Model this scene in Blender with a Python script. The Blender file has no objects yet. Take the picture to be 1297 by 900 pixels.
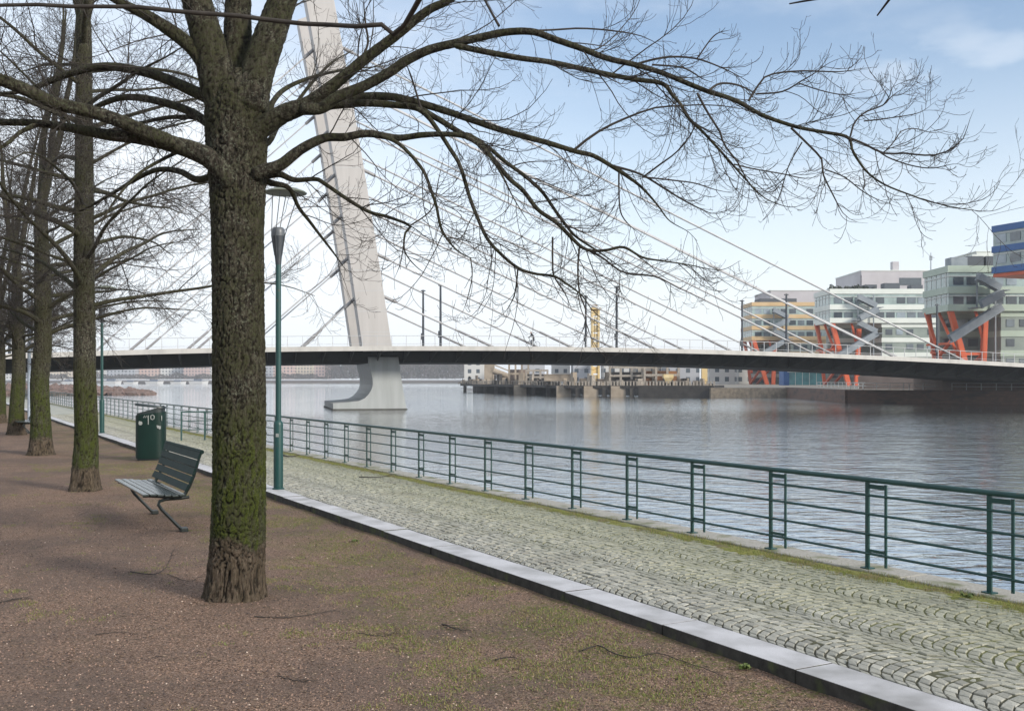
import bpy, math, random
import numpy as np
from mathutils import Vector, noise as mnoise
R = math.radians
rng = np.random.default_rng(7)
random.seed(7)
S = bpy.context.scene
COL = S.collection

# ------------------------------------------------------------------ camera
F = 1320.0; HZ = 480.0; CX = 648.5; CAMZ = 2.05
cd = bpy.data.cameras.new('camera'); cam = bpy.data.objects.new('camera', cd); COL.objects.link(cam)
cam.location = (0, 0, CAMZ); cam.rotation_euler = (R(90), 0, 0)
cd.sensor_width = 36; cd.lens = 36 * F / 1297; cd.shift_y = 30 / 1297
cd.clip_start = 0.05; cd.clip_end = 6000
S.camera = cam
# ------------------------------------------------------------------ light
SUN_EL, SUN_AZ = R(24), R(128)           # azimuth clockwise from +Y
W = bpy.data.worlds.new('World'); S.world = W; W.use_nodes = True
nt = W.node_tree; N = nt.nodes; L = nt.links
bg = N['Background']; bg.inputs['Strength'].default_value = 0.10
sky = N.new('ShaderNodeTexSky'); sky.sky_type = 'NISHITA'; sky.sun_disc = False
sky.sun_elevation = SUN_EL; sky.sun_rotation = SUN_AZ
sky.air_density = 1.0; sky.dust_density = .6; sky.ozone_density = 1.6
tc = N.new('ShaderNodeTexCoord')
sep = N.new('ShaderNodeSeparateXYZ'); L.new(tc.outputs['Generated'], sep.inputs[0])
# thin high veil: thicker low down, broken higher up
mr = N.new('ShaderNodeMapRange'); mr.interpolation_type = 'SMOOTHSTEP'
mr.inputs['From Min'].default_value = -0.02; mr.inputs['From Max'].default_value = 0.35
mr.inputs['To Min'].default_value = 0.93; mr.inputs['To Max'].default_value = 0.04
L.new(sep.outputs['Z'], mr.inputs['Value'])
mrx = N.new('ShaderNodeMapRange'); mrx.interpolation_type = 'SMOOTHSTEP'
mrx.inputs['From Min'].default_value = -0.40; mrx.inputs['From Max'].default_value = 0.15
mrx.inputs['To Min'].default_value = 0.55; mrx.inputs['To Max'].default_value = 0.0
L.new(sep.outputs['X'], mrx.inputs['Value'])
mp = N.new('ShaderNodeMapping'); mp.inputs['Scale'].default_value = (1.0, 1.0, 2.6)
mp.inputs['Location'].default_value = (0.35, 0.0, 0.55)
L.new(tc.outputs['Generated'], mp.inputs[0])
nz = N.new('ShaderNodeTexNoise'); nz.inputs['Scale'].default_value = 3.4; nz.inputs['Detail'].default_value = 7; nz.inputs['Roughness'].default_value = .55
L.new(mp.outputs[0], nz.inputs['Vector'])
mc = N.new('ShaderNodeMapRange'); mc.interpolation_type = 'SMOOTHSTEP'
mc.inputs['From Min'].default_value = 0.50; mc.inputs['From Max'].default_value = 0.74
mc.inputs['To Min'].default_value = 0; mc.inputs['To Max'].default_value = 0.35
L.new(nz.outputs['Fac'], mc.inputs['Value'])
a1 = N.new('ShaderNodeMath'); a1.operation = 'ADD'; L.new(mr.outputs[0], a1.inputs[0]); L.new(mrx.outputs[0], a1.inputs[1])
a2 = N.new('ShaderNodeMath'); a2.operation = 'ADD'; a2.use_clamp = True; L.new(a1.outputs[0], a2.inputs[0]); L.new(mc.outputs[0], a2.inputs[1])
mo = N.new('ShaderNodeMapRange'); mo.interpolation_type = 'SMOOTHSTEP'; L.new(sep.outputs['Z'], mo.inputs['Value'])
mo.inputs['From Min'].default_value = .42; mo.inputs['From Max'].default_value = .75; mo.inputs['To Max'].default_value = .85  # unseen white cloud overhead, added to make the ambient light less blue
a4 = N.new('ShaderNodeMath'); a4.operation = 'MAXIMUM'; L.new(a2.outputs[0], a4.inputs[0]); L.new(mo.outputs[0], a4.inputs[1])
vs_ = N.new('ShaderNodeVectorMath'); vs_.operation = 'SUBTRACT'; L.new(tc.outputs['Generated'], vs_.inputs[0]); vs_.inputs[1].default_value = (.385, .885, .262)
vm_ = N.new('ShaderNodeMapping'); vm_.inputs['Scale'].default_value = (7.5, 3, 19); vm_.inputs['Rotation'].default_value = (0, R(14), 0); L.new(vs_.outputs[0], vm_.inputs[0])
vl_ = N.new('ShaderNodeVectorMath'); vl_.operation = 'LENGTH'; L.new(vm_.outputs[0], vl_.inputs[0])
n2_ = N.new('ShaderNodeTexNoise'); n2_.inputs['Scale'].default_value = 9; n2_.inputs['Detail'].default_value = 7; L.new(mp.outputs[0], n2_.inputs['Vector'])
c1_ = N.new('ShaderNodeMapRange'); c1_.interpolation_type = 'SMOOTHSTEP'; L.new(vl_.outputs['Value'], c1_.inputs['Value']); c1_.inputs['From Min'].default_value = .1; c1_.inputs['From Max'].default_value = 1.5; c1_.inputs['To Min'].default_value = .42; c1_.inputs['To Max'].default_value = 0
c2_ = N.new('ShaderNodeMapRange'); c2_.interpolation_type = 'SMOOTHSTEP'; L.new(n2_.outputs['Fac'], c2_.inputs['Value']); c2_.inputs['From Min'].default_value = .36; c2_.inputs['From Max'].default_value = .62
c3_ = N.new('ShaderNodeMath'); c3_.operation = 'MULTIPLY'; L.new(c1_.outputs[0], c3_.inputs[0]); L.new(c2_.outputs[0], c3_.inputs[1])
a5 = N.new('ShaderNodeMath'); a5.operation = 'MAXIMUM'; L.new(a4.outputs[0], a5.inputs[0]); L.new(c3_.outputs[0], a5.inputs[1]); a4 = a5
a3 = N.new('ShaderNodeMath'); a3.operation = 'MINIMUM'; L.new(a4.outputs[0], a3.inputs[0]); a3.inputs[1].default_value = 0.94
mx = N.new('ShaderNodeMix'); mx.data_type = 'RGBA'
L.new(a3.outputs[0], mx.inputs['Factor']); L.new(sky.outputs[0], mx.inputs['A'])
mx.inputs['B'].default_value = (5.7, 5.98, 6.3, 1)
L.new(mx.outputs['Result'], bg.inputs['Color'])
sd = bpy.data.lights.new('sun', 'SUN'); sd.energy = 2.1; sd.angle = R(11); sd.color = (1, .93, .82)
so = bpy.data.objects.new('sun', sd); COL.objects.link(so)
sv = Vector((math.sin(SUN_AZ) * math.cos(SUN_EL), math.cos(SUN_AZ) * math.cos(SUN_EL), math.sin(SUN_EL)))
so.rotation_euler = sv.to_track_quat('Z', 'Y').to_euler(); so.location = (30, -30, 40)
S.view_settings.view_transform = 'Standard'; S.view_settings.look = 'None'
S.view_settings.exposure = 0.88; S.view_settings.gamma = 1
S.view_settings.use_curve_mapping = False
S.render.engine = 'CYCLES'
S.cycles.max_bounces = 6; S.cycles.use_denoising = True
S.cycles.volume_bounces = 1; S.cycles.caustics_reflective = False; S.cycles.caustics_refractive = False

# ------------------------------------------------------------------ frames
ANG = math.atan(733 / F)
DS = np.array([-math.sin(ANG), math.cos(ANG), 0]); DT = np.array([math.cos(ANG), math.sin(ANG), 0])
def st(s, t, z=0.0): return DS * s + DT * t + np.array([0, 0, z])
ROTP = ANG            # rotation about z that turns local y to DS, x to DT
def at(u, v, Y): return np.array([(u - CX) / F * Y, Y, CAMZ - (v - HZ) / F * Y])
def ground(u, v, z=0.0):
    Y = (CAMZ - z) * F / (v - HZ); return np.array([(u - CX) / F * Y, Y, z])
WZ = -1.5

# ------------------------------------------------------------------ materials
def nodes_of(m): return m.node_tree.nodes, m.node_tree.links
def mat(name, c, rough=.7, c2=None, scale=4.0, detail=5, metal=0.0, bump=0.0, bscale=None, bdist=.01, spec=.5, stretch=(1, 1, 1), lo=.35, hi=.65, c3=None, s3=1.0, lo3=.5, hi3=.65):
    m = bpy.data.materials.new(name); m.use_nodes = True
    n, l = nodes_of(m); p = n['Principled BSDF']
    p.inputs['Base Color'].default_value = (*c, 1); p.inputs['Roughness'].default_value = rough
    p.inputs['Metallic'].default_value = metal; p.inputs['Specular IOR Level'].default_value = spec
    g = n.new('ShaderNodeNewGeometry'); mpn = n.new('ShaderNodeMapping'); mpn.inputs['Scale'].default_value = stretch
    l.new(g.outputs['Position'], mpn.inputs[0])
    if c2:
        t = n.new('ShaderNodeTexNoise'); t.inputs['Scale'].default_value = scale; t.inputs['Detail'].default_value = detail; t.inputs['Roughness'].default_value = .6
        l.new(mpn.outputs[0], t.inputs['Vector'])
        r = n.new('ShaderNodeMapRange'); r.inputs['From Min'].default_value = lo; r.inputs['From Max'].default_value = hi
        l.new(t.outputs['Fac'], r.inputs['Value'])
        x = n.new('ShaderNodeMix'); x.data_type = 'RGBA'; l.new(r.outputs[0], x.inputs['Factor'])
        x.inputs['A'].default_value = (*c, 1); x.inputs['B'].default_value = (*c2, 1)
        out = x.outputs['Result']
        if c3:
            t3 = n.new('ShaderNodeTexNoise'); t3.inputs['Scale'].default_value = s3; t3.inputs['Detail'].default_value = 6
            l.new(mpn.outputs[0], t3.inputs['Vector'])
            r3 = n.new('ShaderNodeMapRange'); r3.inputs['From Min'].default_value = lo3; r3.inputs['From Max'].default_value = hi3
            l.new(t3.outputs['Fac'], r3.inputs['Value'])
            x3 = n.new('ShaderNodeMix'); x3.data_type = 'RGBA'; l.new(r3.outputs[0], x3.inputs['Factor'])
            l.new(out, x3.inputs['A']); x3.inputs['B'].default_value = (*c3, 1); out = x3.outputs['Result']
        l.new(out, p.inputs['Base Color'])
    if bump:
        b = n.new('ShaderNodeTexNoise'); b.inputs['Scale'].default_value = bscale or scale * 4; b.inputs['Detail'].default_value = 6
        l.new(mpn.outputs[0], b.inputs['Vector'])
        bn = n.new('ShaderNodeBump'); bn.inputs['Strength'].default_value = bump; bn.inputs['Distance'].default_value = bdist
        l.new(b.outputs['Fac'], bn.inputs['Height']); l.new(bn.outputs[0], p.inputs['Normal'])
    return m

M = {}
M['teal'] = mat('teal_paint', (.005, .042, .040), .4, (.008, .055, .050), 3, spec=.5, c3=(.05, .05, .035), s3=14, lo3=.66, hi3=.74)
M['lamp_head'] = mat('lamp_head', (.03, .037, .045), .4, (.045, .052, .06), 8)
M['disc'] = mat('lamp_disc', (.10, .12, .09), .55, (.16, .17, .13), 9)
M['benchgreen'] = mat('bench_green', (.006, .019, .017), .6, (.010, .028, .024), 5, spec=.15, stretch=(1, 1, 1))
M['iron'] = mat('cast_iron', (.008, .014, .013), .45)
M['bin'] = mat('bin_green', (.0015, .015, .011), .4, (.002, .020, .015), 3, spec=.3)
M['bindark'] = mat('bin_lid', (.010, .018, .020), .45, (.02, .03, .03), 6)
M['sticker'] = mat('sticker', (.40, .41, .40), .6, (.12, .14, .13), 60)
M['galv'] = mat('galvanised', (.26, .31, .37), .5, (.34, .39, .45), 6)
M['kerb'] = mat('granite', (.44, .43, .44), .5, (.58, .565, .575), 160, 3, bump=.25, bscale=220, bdist=.003, c3=(.27, .26, .25), s3=2.3, lo3=.42, hi3=.72)
M['coping'] = mat('coping', (.27, .255, .22), .8, (.40, .38, .34), 30, bump=.4, bscale=60, bdist=.006, c3=(.13, .14, .06), s3=3, lo3=.5, hi3=.68)
M['steel_light'] = mat('bridge_paint', (.46, .44, .425), .5, (.40, .38, .365), 1.4, 7, stretch=(1, 1, .10), lo=.35, hi=.75)
M['pier'] = mat('pier_paint', (.38, .40, .40), .5, (.27, .285, .28), 1.3, 7, stretch=(1, 1, .12), lo=.4, hi=.85)
M['pierdark'] = mat('pier_waterline', (.05, .05, .045), .7, (.09, .09, .08), 1.5)
M['fascia'] = mat('fascia', (.50, .485, .455), .6, (.36, .35, .33), .8, 7, stretch=(1, 1, .2), lo=.45, hi=.75)
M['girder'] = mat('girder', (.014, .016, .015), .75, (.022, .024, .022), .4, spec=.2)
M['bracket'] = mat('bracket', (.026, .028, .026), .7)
M['cable'] = mat('stay_sheath', (.42, .42, .43), .45, (.50, .50, .51), 1)
M['sleeve'] = mat('cable_sleeve', (.25, .245, .25), .45)
M['mast'] = mat('mast_paint', (.035, .045, .06), .5)
M['railgrey'] = mat('rail_grey', (.45, .46, .47), .5)
M['darkcloth'] = mat('dark_cloth', (.02, .022, .03), .9)
M['skin'] = mat('skin', (.45, .28, .2), .6)

def glass_mat(name, c, rough=.08):
    m = mat(name, c, rough, tuple(x * 1.6 for x in c), .35, spec=.9); return m

# ------------------------------------------------------------------ mesh builder
class MB:
    def __init__(s): s.v = []; s.f = []; s.mi = []
    def add(s, vs, fs, mi=0):
        b = len(s.v); s.v.extend([tuple(map(float, q)) for q in vs]); s.f.extend([tuple(b + i for i in f) for f in fs]); s.mi.extend([mi] * len(fs))
    def box(s, c, d, rz=0.0, mi=0):
        cx, cy, cz = c; hx, hy, hz = d[0] / 2, d[1] / 2, d[2] / 2; co, si = math.cos(rz), math.sin(rz)
        vs = [(cx + x * co - y * si, cy + x * si + y * co, cz + z) for z in (-hz, hz) for x, y in ((-hx, -hy), (hx, -hy), (hx, hy), (-hx, hy))]
        s.add(vs, [(3, 2, 1, 0), (4, 5, 6, 7), (0, 1, 5, 4), (1, 2, 6, 5), (2, 3, 7, 6), (3, 0, 4, 7)], mi); return s
    def bar(s, a, b, w, h, up=(0, 0, 1), mi=0):
        a = np.array(a, float); b = np.array(b, float); t = b - a; t /= np.linalg.norm(t); u = np.array(up, float)
        x = np.cross(t, u)
        if np.linalg.norm(x) < 1e-6: x = np.array([1., 0, 0])
        x /= np.linalg.norm(x); y = np.cross(x, t)
        vs = [p + x * sx * w / 2 + y * sy * h / 2 for p in (a, b) for sx, sy in ((-1, -1), (1, -1), (1, 1), (-1, 1))]
        s.add(vs, [(3, 2, 1, 0), (4, 5, 6, 7), (0, 1, 5, 4), (1, 2, 6, 5), (2, 3, 7, 6), (3, 0, 4, 7)], mi); return s
    def tube(s, P, r, n=10, cap=True, mi=0):
        P = np.array(P, float); k = len(P); r = np.full(k, r) if np.isscalar(r) else np.array(r, float)
        T = np.gradient(P, axis=0); T /= np.linalg.norm(T, axis=1)[:, None]
        ref = np.array([0, 0, 1.]) if abs(T[0, 2]) < .9 else np.array([1., 0, 0])
        x = np.cross(T[0], ref); x /= np.linalg.norm(x); vs = []
        for i in range(k):
            x = x - T[i] * np.dot(x, T[i]); x /= np.linalg.norm(x); y = np.cross(T[i], x)
            for j in range(n):
                a = 2 * math.pi * j / n; vs.append(P[i] + (x * math.cos(a) + y * math.sin(a)) * r[i])
        fs = [(i * n + j, i * n + (j + 1) % n, (i + 1) * n + (j + 1) % n, (i + 1) * n + j) for i in range(k - 1) for j in range(n)]
        if cap: fs += [tuple(range(n))[::-1], tuple((k - 1) * n + j for j in range(n))]
        s.add(vs, fs, mi); return s
    def lathe(s, c, prof, n=24, mi=0):
        vs = [(c[0] + r * math.cos(2 * math.pi * j / n), c[1] + r * math.sin(2 * math.pi * j / n), c[2] + z) for r, z in prof for j in range(n)]
        k = len(prof)
        fs = [(i * n + j, i * n + (j + 1) % n, (i + 1) * n + (j + 1) % n, (i + 1) * n + j) for i in range(k - 1) for j in range(n)]
        fs += [tuple(range(n))[::-1], tuple((k - 1) * n + j for j in range(n))]
        s.add(vs, fs, mi); return s
    def prism(s, poly, e, mi=0):      # poly: 3D points, e: extrusion vector
        k = len(poly); e = np.array(e, float); vs = [np.array(p, float) for p in poly] + [np.array(p, float) + e for p in poly]
        fs = [tuple(range(k))[::-1], tuple(range(k, 2 * k))] + [(i, (i + 1) % k, k + (i + 1) % k, k + i) for i in range(k)]
        s.add(vs, fs, mi); return s
    def build(s, name, mats, parent=None, smooth=False, bevel=0.0, fix=True):
        me = bpy.data.meshes.new(name); me.from_pydata(s.v, [], s.f)
        mats = mats if isinstance(mats, (list, tuple)) else [mats]
        for q in mats: me.materials.append(q)
        if len(mats) > 1: me.polygons.foreach_set('material_index', s.mi)
        if smooth: me.polygons.foreach_set('use_smooth', [True] * len(me.polygons))
        me.update()
        if fix:
            import bmesh
            bm = bmesh.new(); bm.from_mesh(me); bmesh.ops.recalc_face_normals(bm, faces=bm.faces); bm.to_mesh(me); bm.free()
        o = bpy.data.objects.new(name, me); COL.objects.link(o)
        if smooth:
            try: me.set_sharp_from_angle(angle=R(40))
            except Exception: pass
        if bevel:
            b = o.modifiers.new('bevel', 'BEVEL'); b.width = bevel; b.segments = 2; b.limit_method = 'ANGLE'
        if parent is not None:
            o.parent = parent; o.matrix_parent_inverse.identity()
            if parent.type == 'EMPTY' or True:
                o.location = (0, 0, 0)
        return o
def npmesh(name, V, faces_flat, nper, mats, parent=None, mi=None, smooth=False):
    """V (n,3); faces_flat (m,nper)"""
    me = bpy.data.meshes.new(name); nf = len(faces_flat)
    me.vertices.add(len(V)); me.vertices.foreach_set('co', np.asarray(V, np.float32).ravel())
    me.loops.add(nf * nper); me.loops.foreach_set('vertex_index', np.asarray(faces_flat, np.int32).ravel())
    me.polygons.add(nf); me.polygons.foreach_set('loop_start', np.arange(0, nf * nper, nper, dtype=np.int32))
    for q in (mats if isinstance(mats, (list, tuple)) else [mats]): me.materials.append(q)
    if mi is not None: me.polygons.foreach_set('material_index', np.asarray(mi, np.int32))
    me.polygons.foreach_set('use_smooth', np.full(nf, smooth))
    me.update(calc_edges=True); me.validate()
    o = bpy.data.objects.new(name, me); COL.objects.link(o)
    if parent is not None: o.parent = parent
    return o
def empty(name, loc, rz=0.0):
    o = bpy.data.objects.new(name, None); COL.objects.link(o); o.location = tuple(loc); o.rotation_euler = (0, 0, rz); o.empty_display_size = .3; return o
def tag(o, label=None, cat=None, group=None, kind=None):
    if label: o['label'] = label
    if cat: o['category'] = cat
    if group: o['group'] = group
    if kind: o['kind'] = kind
    return o
def cp(o, parent=None):
    c = o.copy(); COL.objects.link(c); c.parent = parent
    return c
def copy_tree(o, parent=None):
    c = cp(o, parent)
    for ch in list(o.children): copy_tree(ch, c)
    return c

# =========================================================================== GROUND, PATH, WATER
# water
m = bpy.data.materials.new('water'); m.use_nodes = True; n, l = nodes_of(m); p = n['Principled BSDF']
p.inputs['Base Color'].default_value = (.045, .05, .05, 1); p.inputs['Roughness'].default_value = .04; p.inputs['IOR'].default_value = 2.9
g = n.new('ShaderNodeNewGeometry')
def wnoise(scale, stretch, rot, detail=3):
    q = n.new('ShaderNodeMapping'); q.inputs['Scale'].default_value = stretch; q.inputs['Rotation'].default_value = (0, 0, rot); l.new(g.outputs['Position'], q.inputs[0])
    t = n.new('ShaderNodeTexNoise'); t.inputs['Scale'].default_value = scale; t.inputs['Detail'].default_value = detail; t.inputs['Roughness'].default_value = .5; t.inputs['Distortion'].default_value = .4
    l.new(q.outputs[0], t.inputs['Vector']); return t.outputs['Fac']
w1 = wnoise(1.5, (.75, 1.35, 1), R(12), 4); w2 = wnoise(.33, (.7, 1.3, 1), R(-10)); w3 = wnoise(.018, (1, .7, 1), 0, 4)
cal = n.new('ShaderNodeMapRange'); cal.inputs['From Min'].default_value = .38; cal.inputs['From Max'].default_value = .60; cal.inputs['To Min'].default_value = .45; cal.inputs['To Max'].default_value = 1.0
l.new(w3, cal.inputs['Value'])
b1 = n.new('ShaderNodeBump'); b1.inputs['Distance'].default_value = .085; l.new(cal.outputs[0], b1.inputs['Strength']); l.new(w2, b1.inputs['Height'])
b2 = n.new('ShaderNodeBump'); b2.inputs['Distance'].default_value = .085; l.new(cal.outputs[0], b2.inputs['Strength']); l.new(w1, b2.inputs['Height']); l.new(b1.outputs[0], b2.inputs['Normal'])
l.new(b2.outputs[0], p.inputs['Normal'])
gl = n.new('ShaderNodeBsdfGlossy'); gl.inputs['Roughness'].default_value = .03; gl.inputs['Color'].default_value = (.93, .94, .95, 1); l.new(b2.outputs[0], gl.inputs['Normal'])
ms = n.new('ShaderNodeMixShader'); ms.inputs[0].default_value = .52; l.new(p.outputs[0], ms.inputs[1]); l.new(gl.outputs[0], ms.inputs[2]); l.new(ms.outputs[0], n['Material Output'].inputs['Surface'])
M['water'] = m
w = MB(); w.add([(-2500, -200, WZ), (2500, -200, WZ), (2500, 3500, WZ), (-2500, 3500, WZ)], [(0, 1, 2, 3)])
tag(w.build('water', M['water'], fix=False), kind='structure')

# park ground
m = bpy.data.materials.new('park_gravel'); m.use_nodes = True; n, l = nodes_of(m); p = n['Principled BSDF']; p.inputs['Roughness'].default_value = .9; p.inputs['Specular IOR Level'].default_value = .25
g = n.new('ShaderNodeNewGeometry')
def tn(scale, detail=5, kind='Noise', rough=.6):
    t = n.new('ShaderNodeTex' + kind); t.inputs['Scale'].default_value = scale
    if kind == 'Noise': t.inputs['Detail'].default_value = detail; t.inputs['Roughness'].default_value = rough
    l.new(g.outputs['Position'], t.inputs['Vector']); return t
def ramp(src, stops):
    r = n.new('ShaderNodeValToRGB'); l.new(src, r.inputs[0]); e = r.color_ramp.elements
    e[0].position, e[0].color = stops[0][0], (*stops[0][1], 1); e[1].position, e[1].color = stops[-1][0], (*stops[-1][1], 1)
    for po, c in stops[1:-1]: q = e.new(po); q.color = (*c, 1)
    return r.outputs[0]
def mixc(f, a, b, mode='MIX'):
    x = n.new('ShaderNodeMix'); x.data_type = 'RGBA'; x.blend_type = mode
    if isinstance(f, (int, float)): x.inputs['Factor'].default_value = f
    else: l.new(f, x.inputs['Factor'])
    for k, q in (('A', a), ('B', b)):
        if isinstance(q, tuple): x.inputs[k].default_value = (*q, 1)
        else: l.new(q, x.inputs[k])
    return x.outputs['Result']
def mrange(src, a, b, c=0.0, d=1.0):
    r = n.new('ShaderNodeMapRange'); r.interpolation_type = 'SMOOTHSTEP'; l.new(src, r.inputs['Value'])
    for k, q in zip(('From Min', 'From Max', 'To Min', 'To Max'), (a, b, c, d)): r.inputs[k].default_value = q
    return r.outputs[0]
vor = tn(95, kind='Voronoi'); fine = tn(60, 4, rough=.8); big = tn(.55, 6); mid = tn(4.5, 6)
c = ramp(fine.outputs['Fac'], [(.36, (.030, .020, .015)), (.5, (.165, .10, .068)), (.62, (.42, .28, .195))])
sepc = n.new('ShaderNodeSeparateColor'); l.new(vor.outputs['Color'], sepc.inputs[0])
c = mixc(mrange(sepc.outputs[0], .55, 1.0, 0, .55), c, (.34, .25, .205))
c = mixc(mrange(sepc.outputs[1], .7, 1.0, 0, .6), c, (.055, .042, .036))
c = mixc(mrange(big.outputs['Fac'], .40, .62, 0, .55), c, (.10, .074, .062))
c = mixc(mrange(mid.outputs['Fac'], .5, .75, 0, .45), c, (.085, .07, .045))
dg = n.new('ShaderNodeVectorMath'); dg.operation = 'DOT_PRODUCT'; l.new(g.outputs['Position'], dg.inputs[0]); dg.inputs[1].default_value = tuple(DT)
mA = tn(1.5, 6); mB = tn(22, 4, rough=.75); m1 = n.new('ShaderNodeMath'); m1.operation = 'MULTIPLY'; l.new(mrange(dg.outputs['Value'], 2.3, 4.2), m1.inputs[0]); l.new(mrange(mA.outputs['Fac'], .40, .62), m1.inputs[1])
m2 = n.new('ShaderNodeMath'); m2.operation = 'MULTIPLY'; l.new(m1.outputs[0], m2.inputs[0]); l.new(mrange(mB.outputs['Fac'], .42, .60, 0, .8), m2.inputs[1])
c = mixc(m2.outputs[0], c, (.105, .118, .024))
l.new(c, p.inputs['Base Color'])
bn = n.new('ShaderNodeBump'); bn.inputs['Strength'].default_value = .9; bn.inputs['Distance'].default_value = .010
l.new(fine.outputs['Fac'], bn.inputs['Height']); bn2 = n.new('ShaderNodeBump'); bn2.inputs['Strength'].default_value = .8; bn2.inputs['Distance'].default_value = .008
l.new(vor.outputs['Distance'], bn2.inputs['Height']); l.new(bn.outputs[0], bn2.inputs['Normal']); l.new(bn2.outputs[0], p.inputs['Normal'])
M['gravel'] = m
# sheet with gentle unevenness, fine near camera
sv_ = np.unique(np.concatenate([np.arange(-8, 24, .15), np.arange(24, 60, .8), np.arange(60, 125, 5)]))
tv_ = np.unique(np.concatenate([np.arange(-60, -8, 4), np.arange(-8, 5.02, .15), [5.02]]))
def gh(x, y):
    t_ = x * DT[0] + y * DT[1]; q_ = min(max((t_ - 3.9) / 1.1, 0), 1); return .045 * q_ * q_ * (3 - 2 * q_) + gh0(x, y)
def gh0(x, y): return .028 * (mnoise.noise(Vector((x * .55, y * .55, 3))) + .5 * mnoise.noise(Vector((x * 1.9, y * 1.9, 9)))) - .012
V = []; ns, ntt = len(sv_), len(tv_)
for a in sv_:
    for b in tv_:
        q = st(a, b); q[2] = gh(q[0], q[1]); V.append(q)
idx = np.arange(ns * ntt).reshape(ns, ntt)
Fq = np.stack([idx[:-1, :-1], idx[:-1, 1:], idx[1:, 1:], idx[1:, :-1]], -1).reshape(-1, 4)
o = npmesh('ground', V, Fq, 4, M['gravel'], smooth=True); tag(o, kind='structure')

# kerb of granite stones
kb = MB(); k0 = 8.06 - 1.455 * 6
for i in range(84):
    s0 = k0 + i * 1.455; 
    c_ = st(s0 + .7275, 5.19); dz = random.uniform(-.005, .005); c_ = c_ + DT * random.uniform(-.006, .006)
    kb.box((c_[0], c_[1], -.04 + dz), (.345, 1.443, .32), ROTP + random.uniform(-.003, .003))
M['kerbside'] = mat('kerb_soiled', (.022, .020, .017), .9, (.05, .046, .04), 9, c3=(.06, .07, .025), s3=5, lo3=.55, hi3=.7, bump=.4, bscale=60)
kb.mi = [0 if (i % 6) == 1 else 1 for i in range(len(kb.f))]
o = kb.build('kerb', [M['kerb'], M['kerbside']], bevel=.006); tag(o, kind='structure')

# path bed + cobbles
m = bpy.data.materials.new('joint_soil'); m.use_nodes = True; n, l = nodes_of(m); p = n['Principled BSDF']; p.inputs['Roughness'].default_value = .95
g = n.new('ShaderNodeNewGeometry')
dot = n.new('ShaderNodeVectorMath'); dot.operation = 'DOT_PRODUCT'; l.new(g.outputs['Position'], dot.inputs[0]); dot.inputs[1].default_value = tuple(DT)
dots = n.new('ShaderNodeVectorMath'); dots.operation = 'DOT_PRODUCT'; l.new(g.outputs['Position'], dots.inputs[0]); dots.inputs[1].default_value = tuple(DS)
a_ = tn(1.1, 5); b_ = tn(35, 5)
add = n.new('ShaderNodeMath'); add.operation = 'MULTIPLY_ADD'; l.new(a_.outputs['Fac'], add.inputs[0]); add.inputs[1].default_value = 1.6; l.new(dot.outputs['Value'], add.inputs[2])
c = mixc(mrange(add.outputs[0], 6.1, 7.5), (.040, .038, .027), (.12, .125, .04))
c = mixc(mrange(dots.outputs['Value'], 9, 30, 0, .7), c, (.19, .19, .12))
c = mixc(mrange(b_.outputs['Fac'], .45, .7, 0, .6), c, (.07, .06, .035))
l.new(c, p.inputs['Base Color']); bn = n.new('ShaderNodeBump'); bn.inputs['Distance'].default_value = .01; l.new(b_.outputs['Fac'], bn.inputs['Height']); l.new(bn.outputs[0], p.inputs['Normal'])
M['joint'] = m
pb = MB(); A, B, C, D = st(-4, 5.36, .109), st(-4, 8.19, .109), st(112, 8.19, .109), st(112, 5.36, .109); pb.add([A, B, C, D], [(0, 1, 2, 3)])
tag(pb.build('path_bed', M['joint'], fix=False), kind='structure')
m = bpy.data.materials.new('cobble_granite'); m.use_nodes = True; n, l = nodes_of(m); p = n['Principled BSDF']; p.inputs['Roughness'].default_value = .62
g = n.new('ShaderNodeNewGeometry'); at_ = n.new('ShaderNodeAttribute'); at_.attribute_name = 'tone'
c = ramp(at_.outputs['Fac'], [(0, (.22, .21, .18)), (.35, (.31, .30, .255)), (.7, (.40, .385, .325)), (1, (.52, .50, .43))])
dot = n.new('ShaderNodeVectorMath'); dot.operation = 'DOT_PRODUCT'; l.new(g.outputs['Position'], dot.inputs[0]); dot.inputs[1].default_value = tuple(DT)
a_ = tn(1.4, 6); add = n.new('ShaderNodeMath'); add.operation = 'MULTIPLY_ADD'; l.new(a_.outputs['Fac'], add.inputs[0]); add.inputs[1].default_value = 2.2; l.new(dot.outputs['Value'], add.inputs[2])
c = mixc(mrange(add.outputs[0], 6.3, 8.8, 0, .5), c, (.31, .31, .16))
f_ = tn(75, 4, rough=.75); c = mixc(mrange(f_.outputs['Fac'], .35, .7, 0, .5), c, (.13, .13, .115))
spots = tn(.7, 5); c = mixc(mrange(spots.outputs['Fac'], .56, .72, 0, .5), c, (.11, .095, .08))
l.new(c, p.inputs['Base Color']); bn = n.new('ShaderNodeBump'); bn.inputs['Distance'].default_value = .004; l.new(f_.outputs['Fac'], bn.inputs['Height']); l.new(bn.outputs[0], p.inputs['Normal'])
M['cobble'] = m
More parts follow.
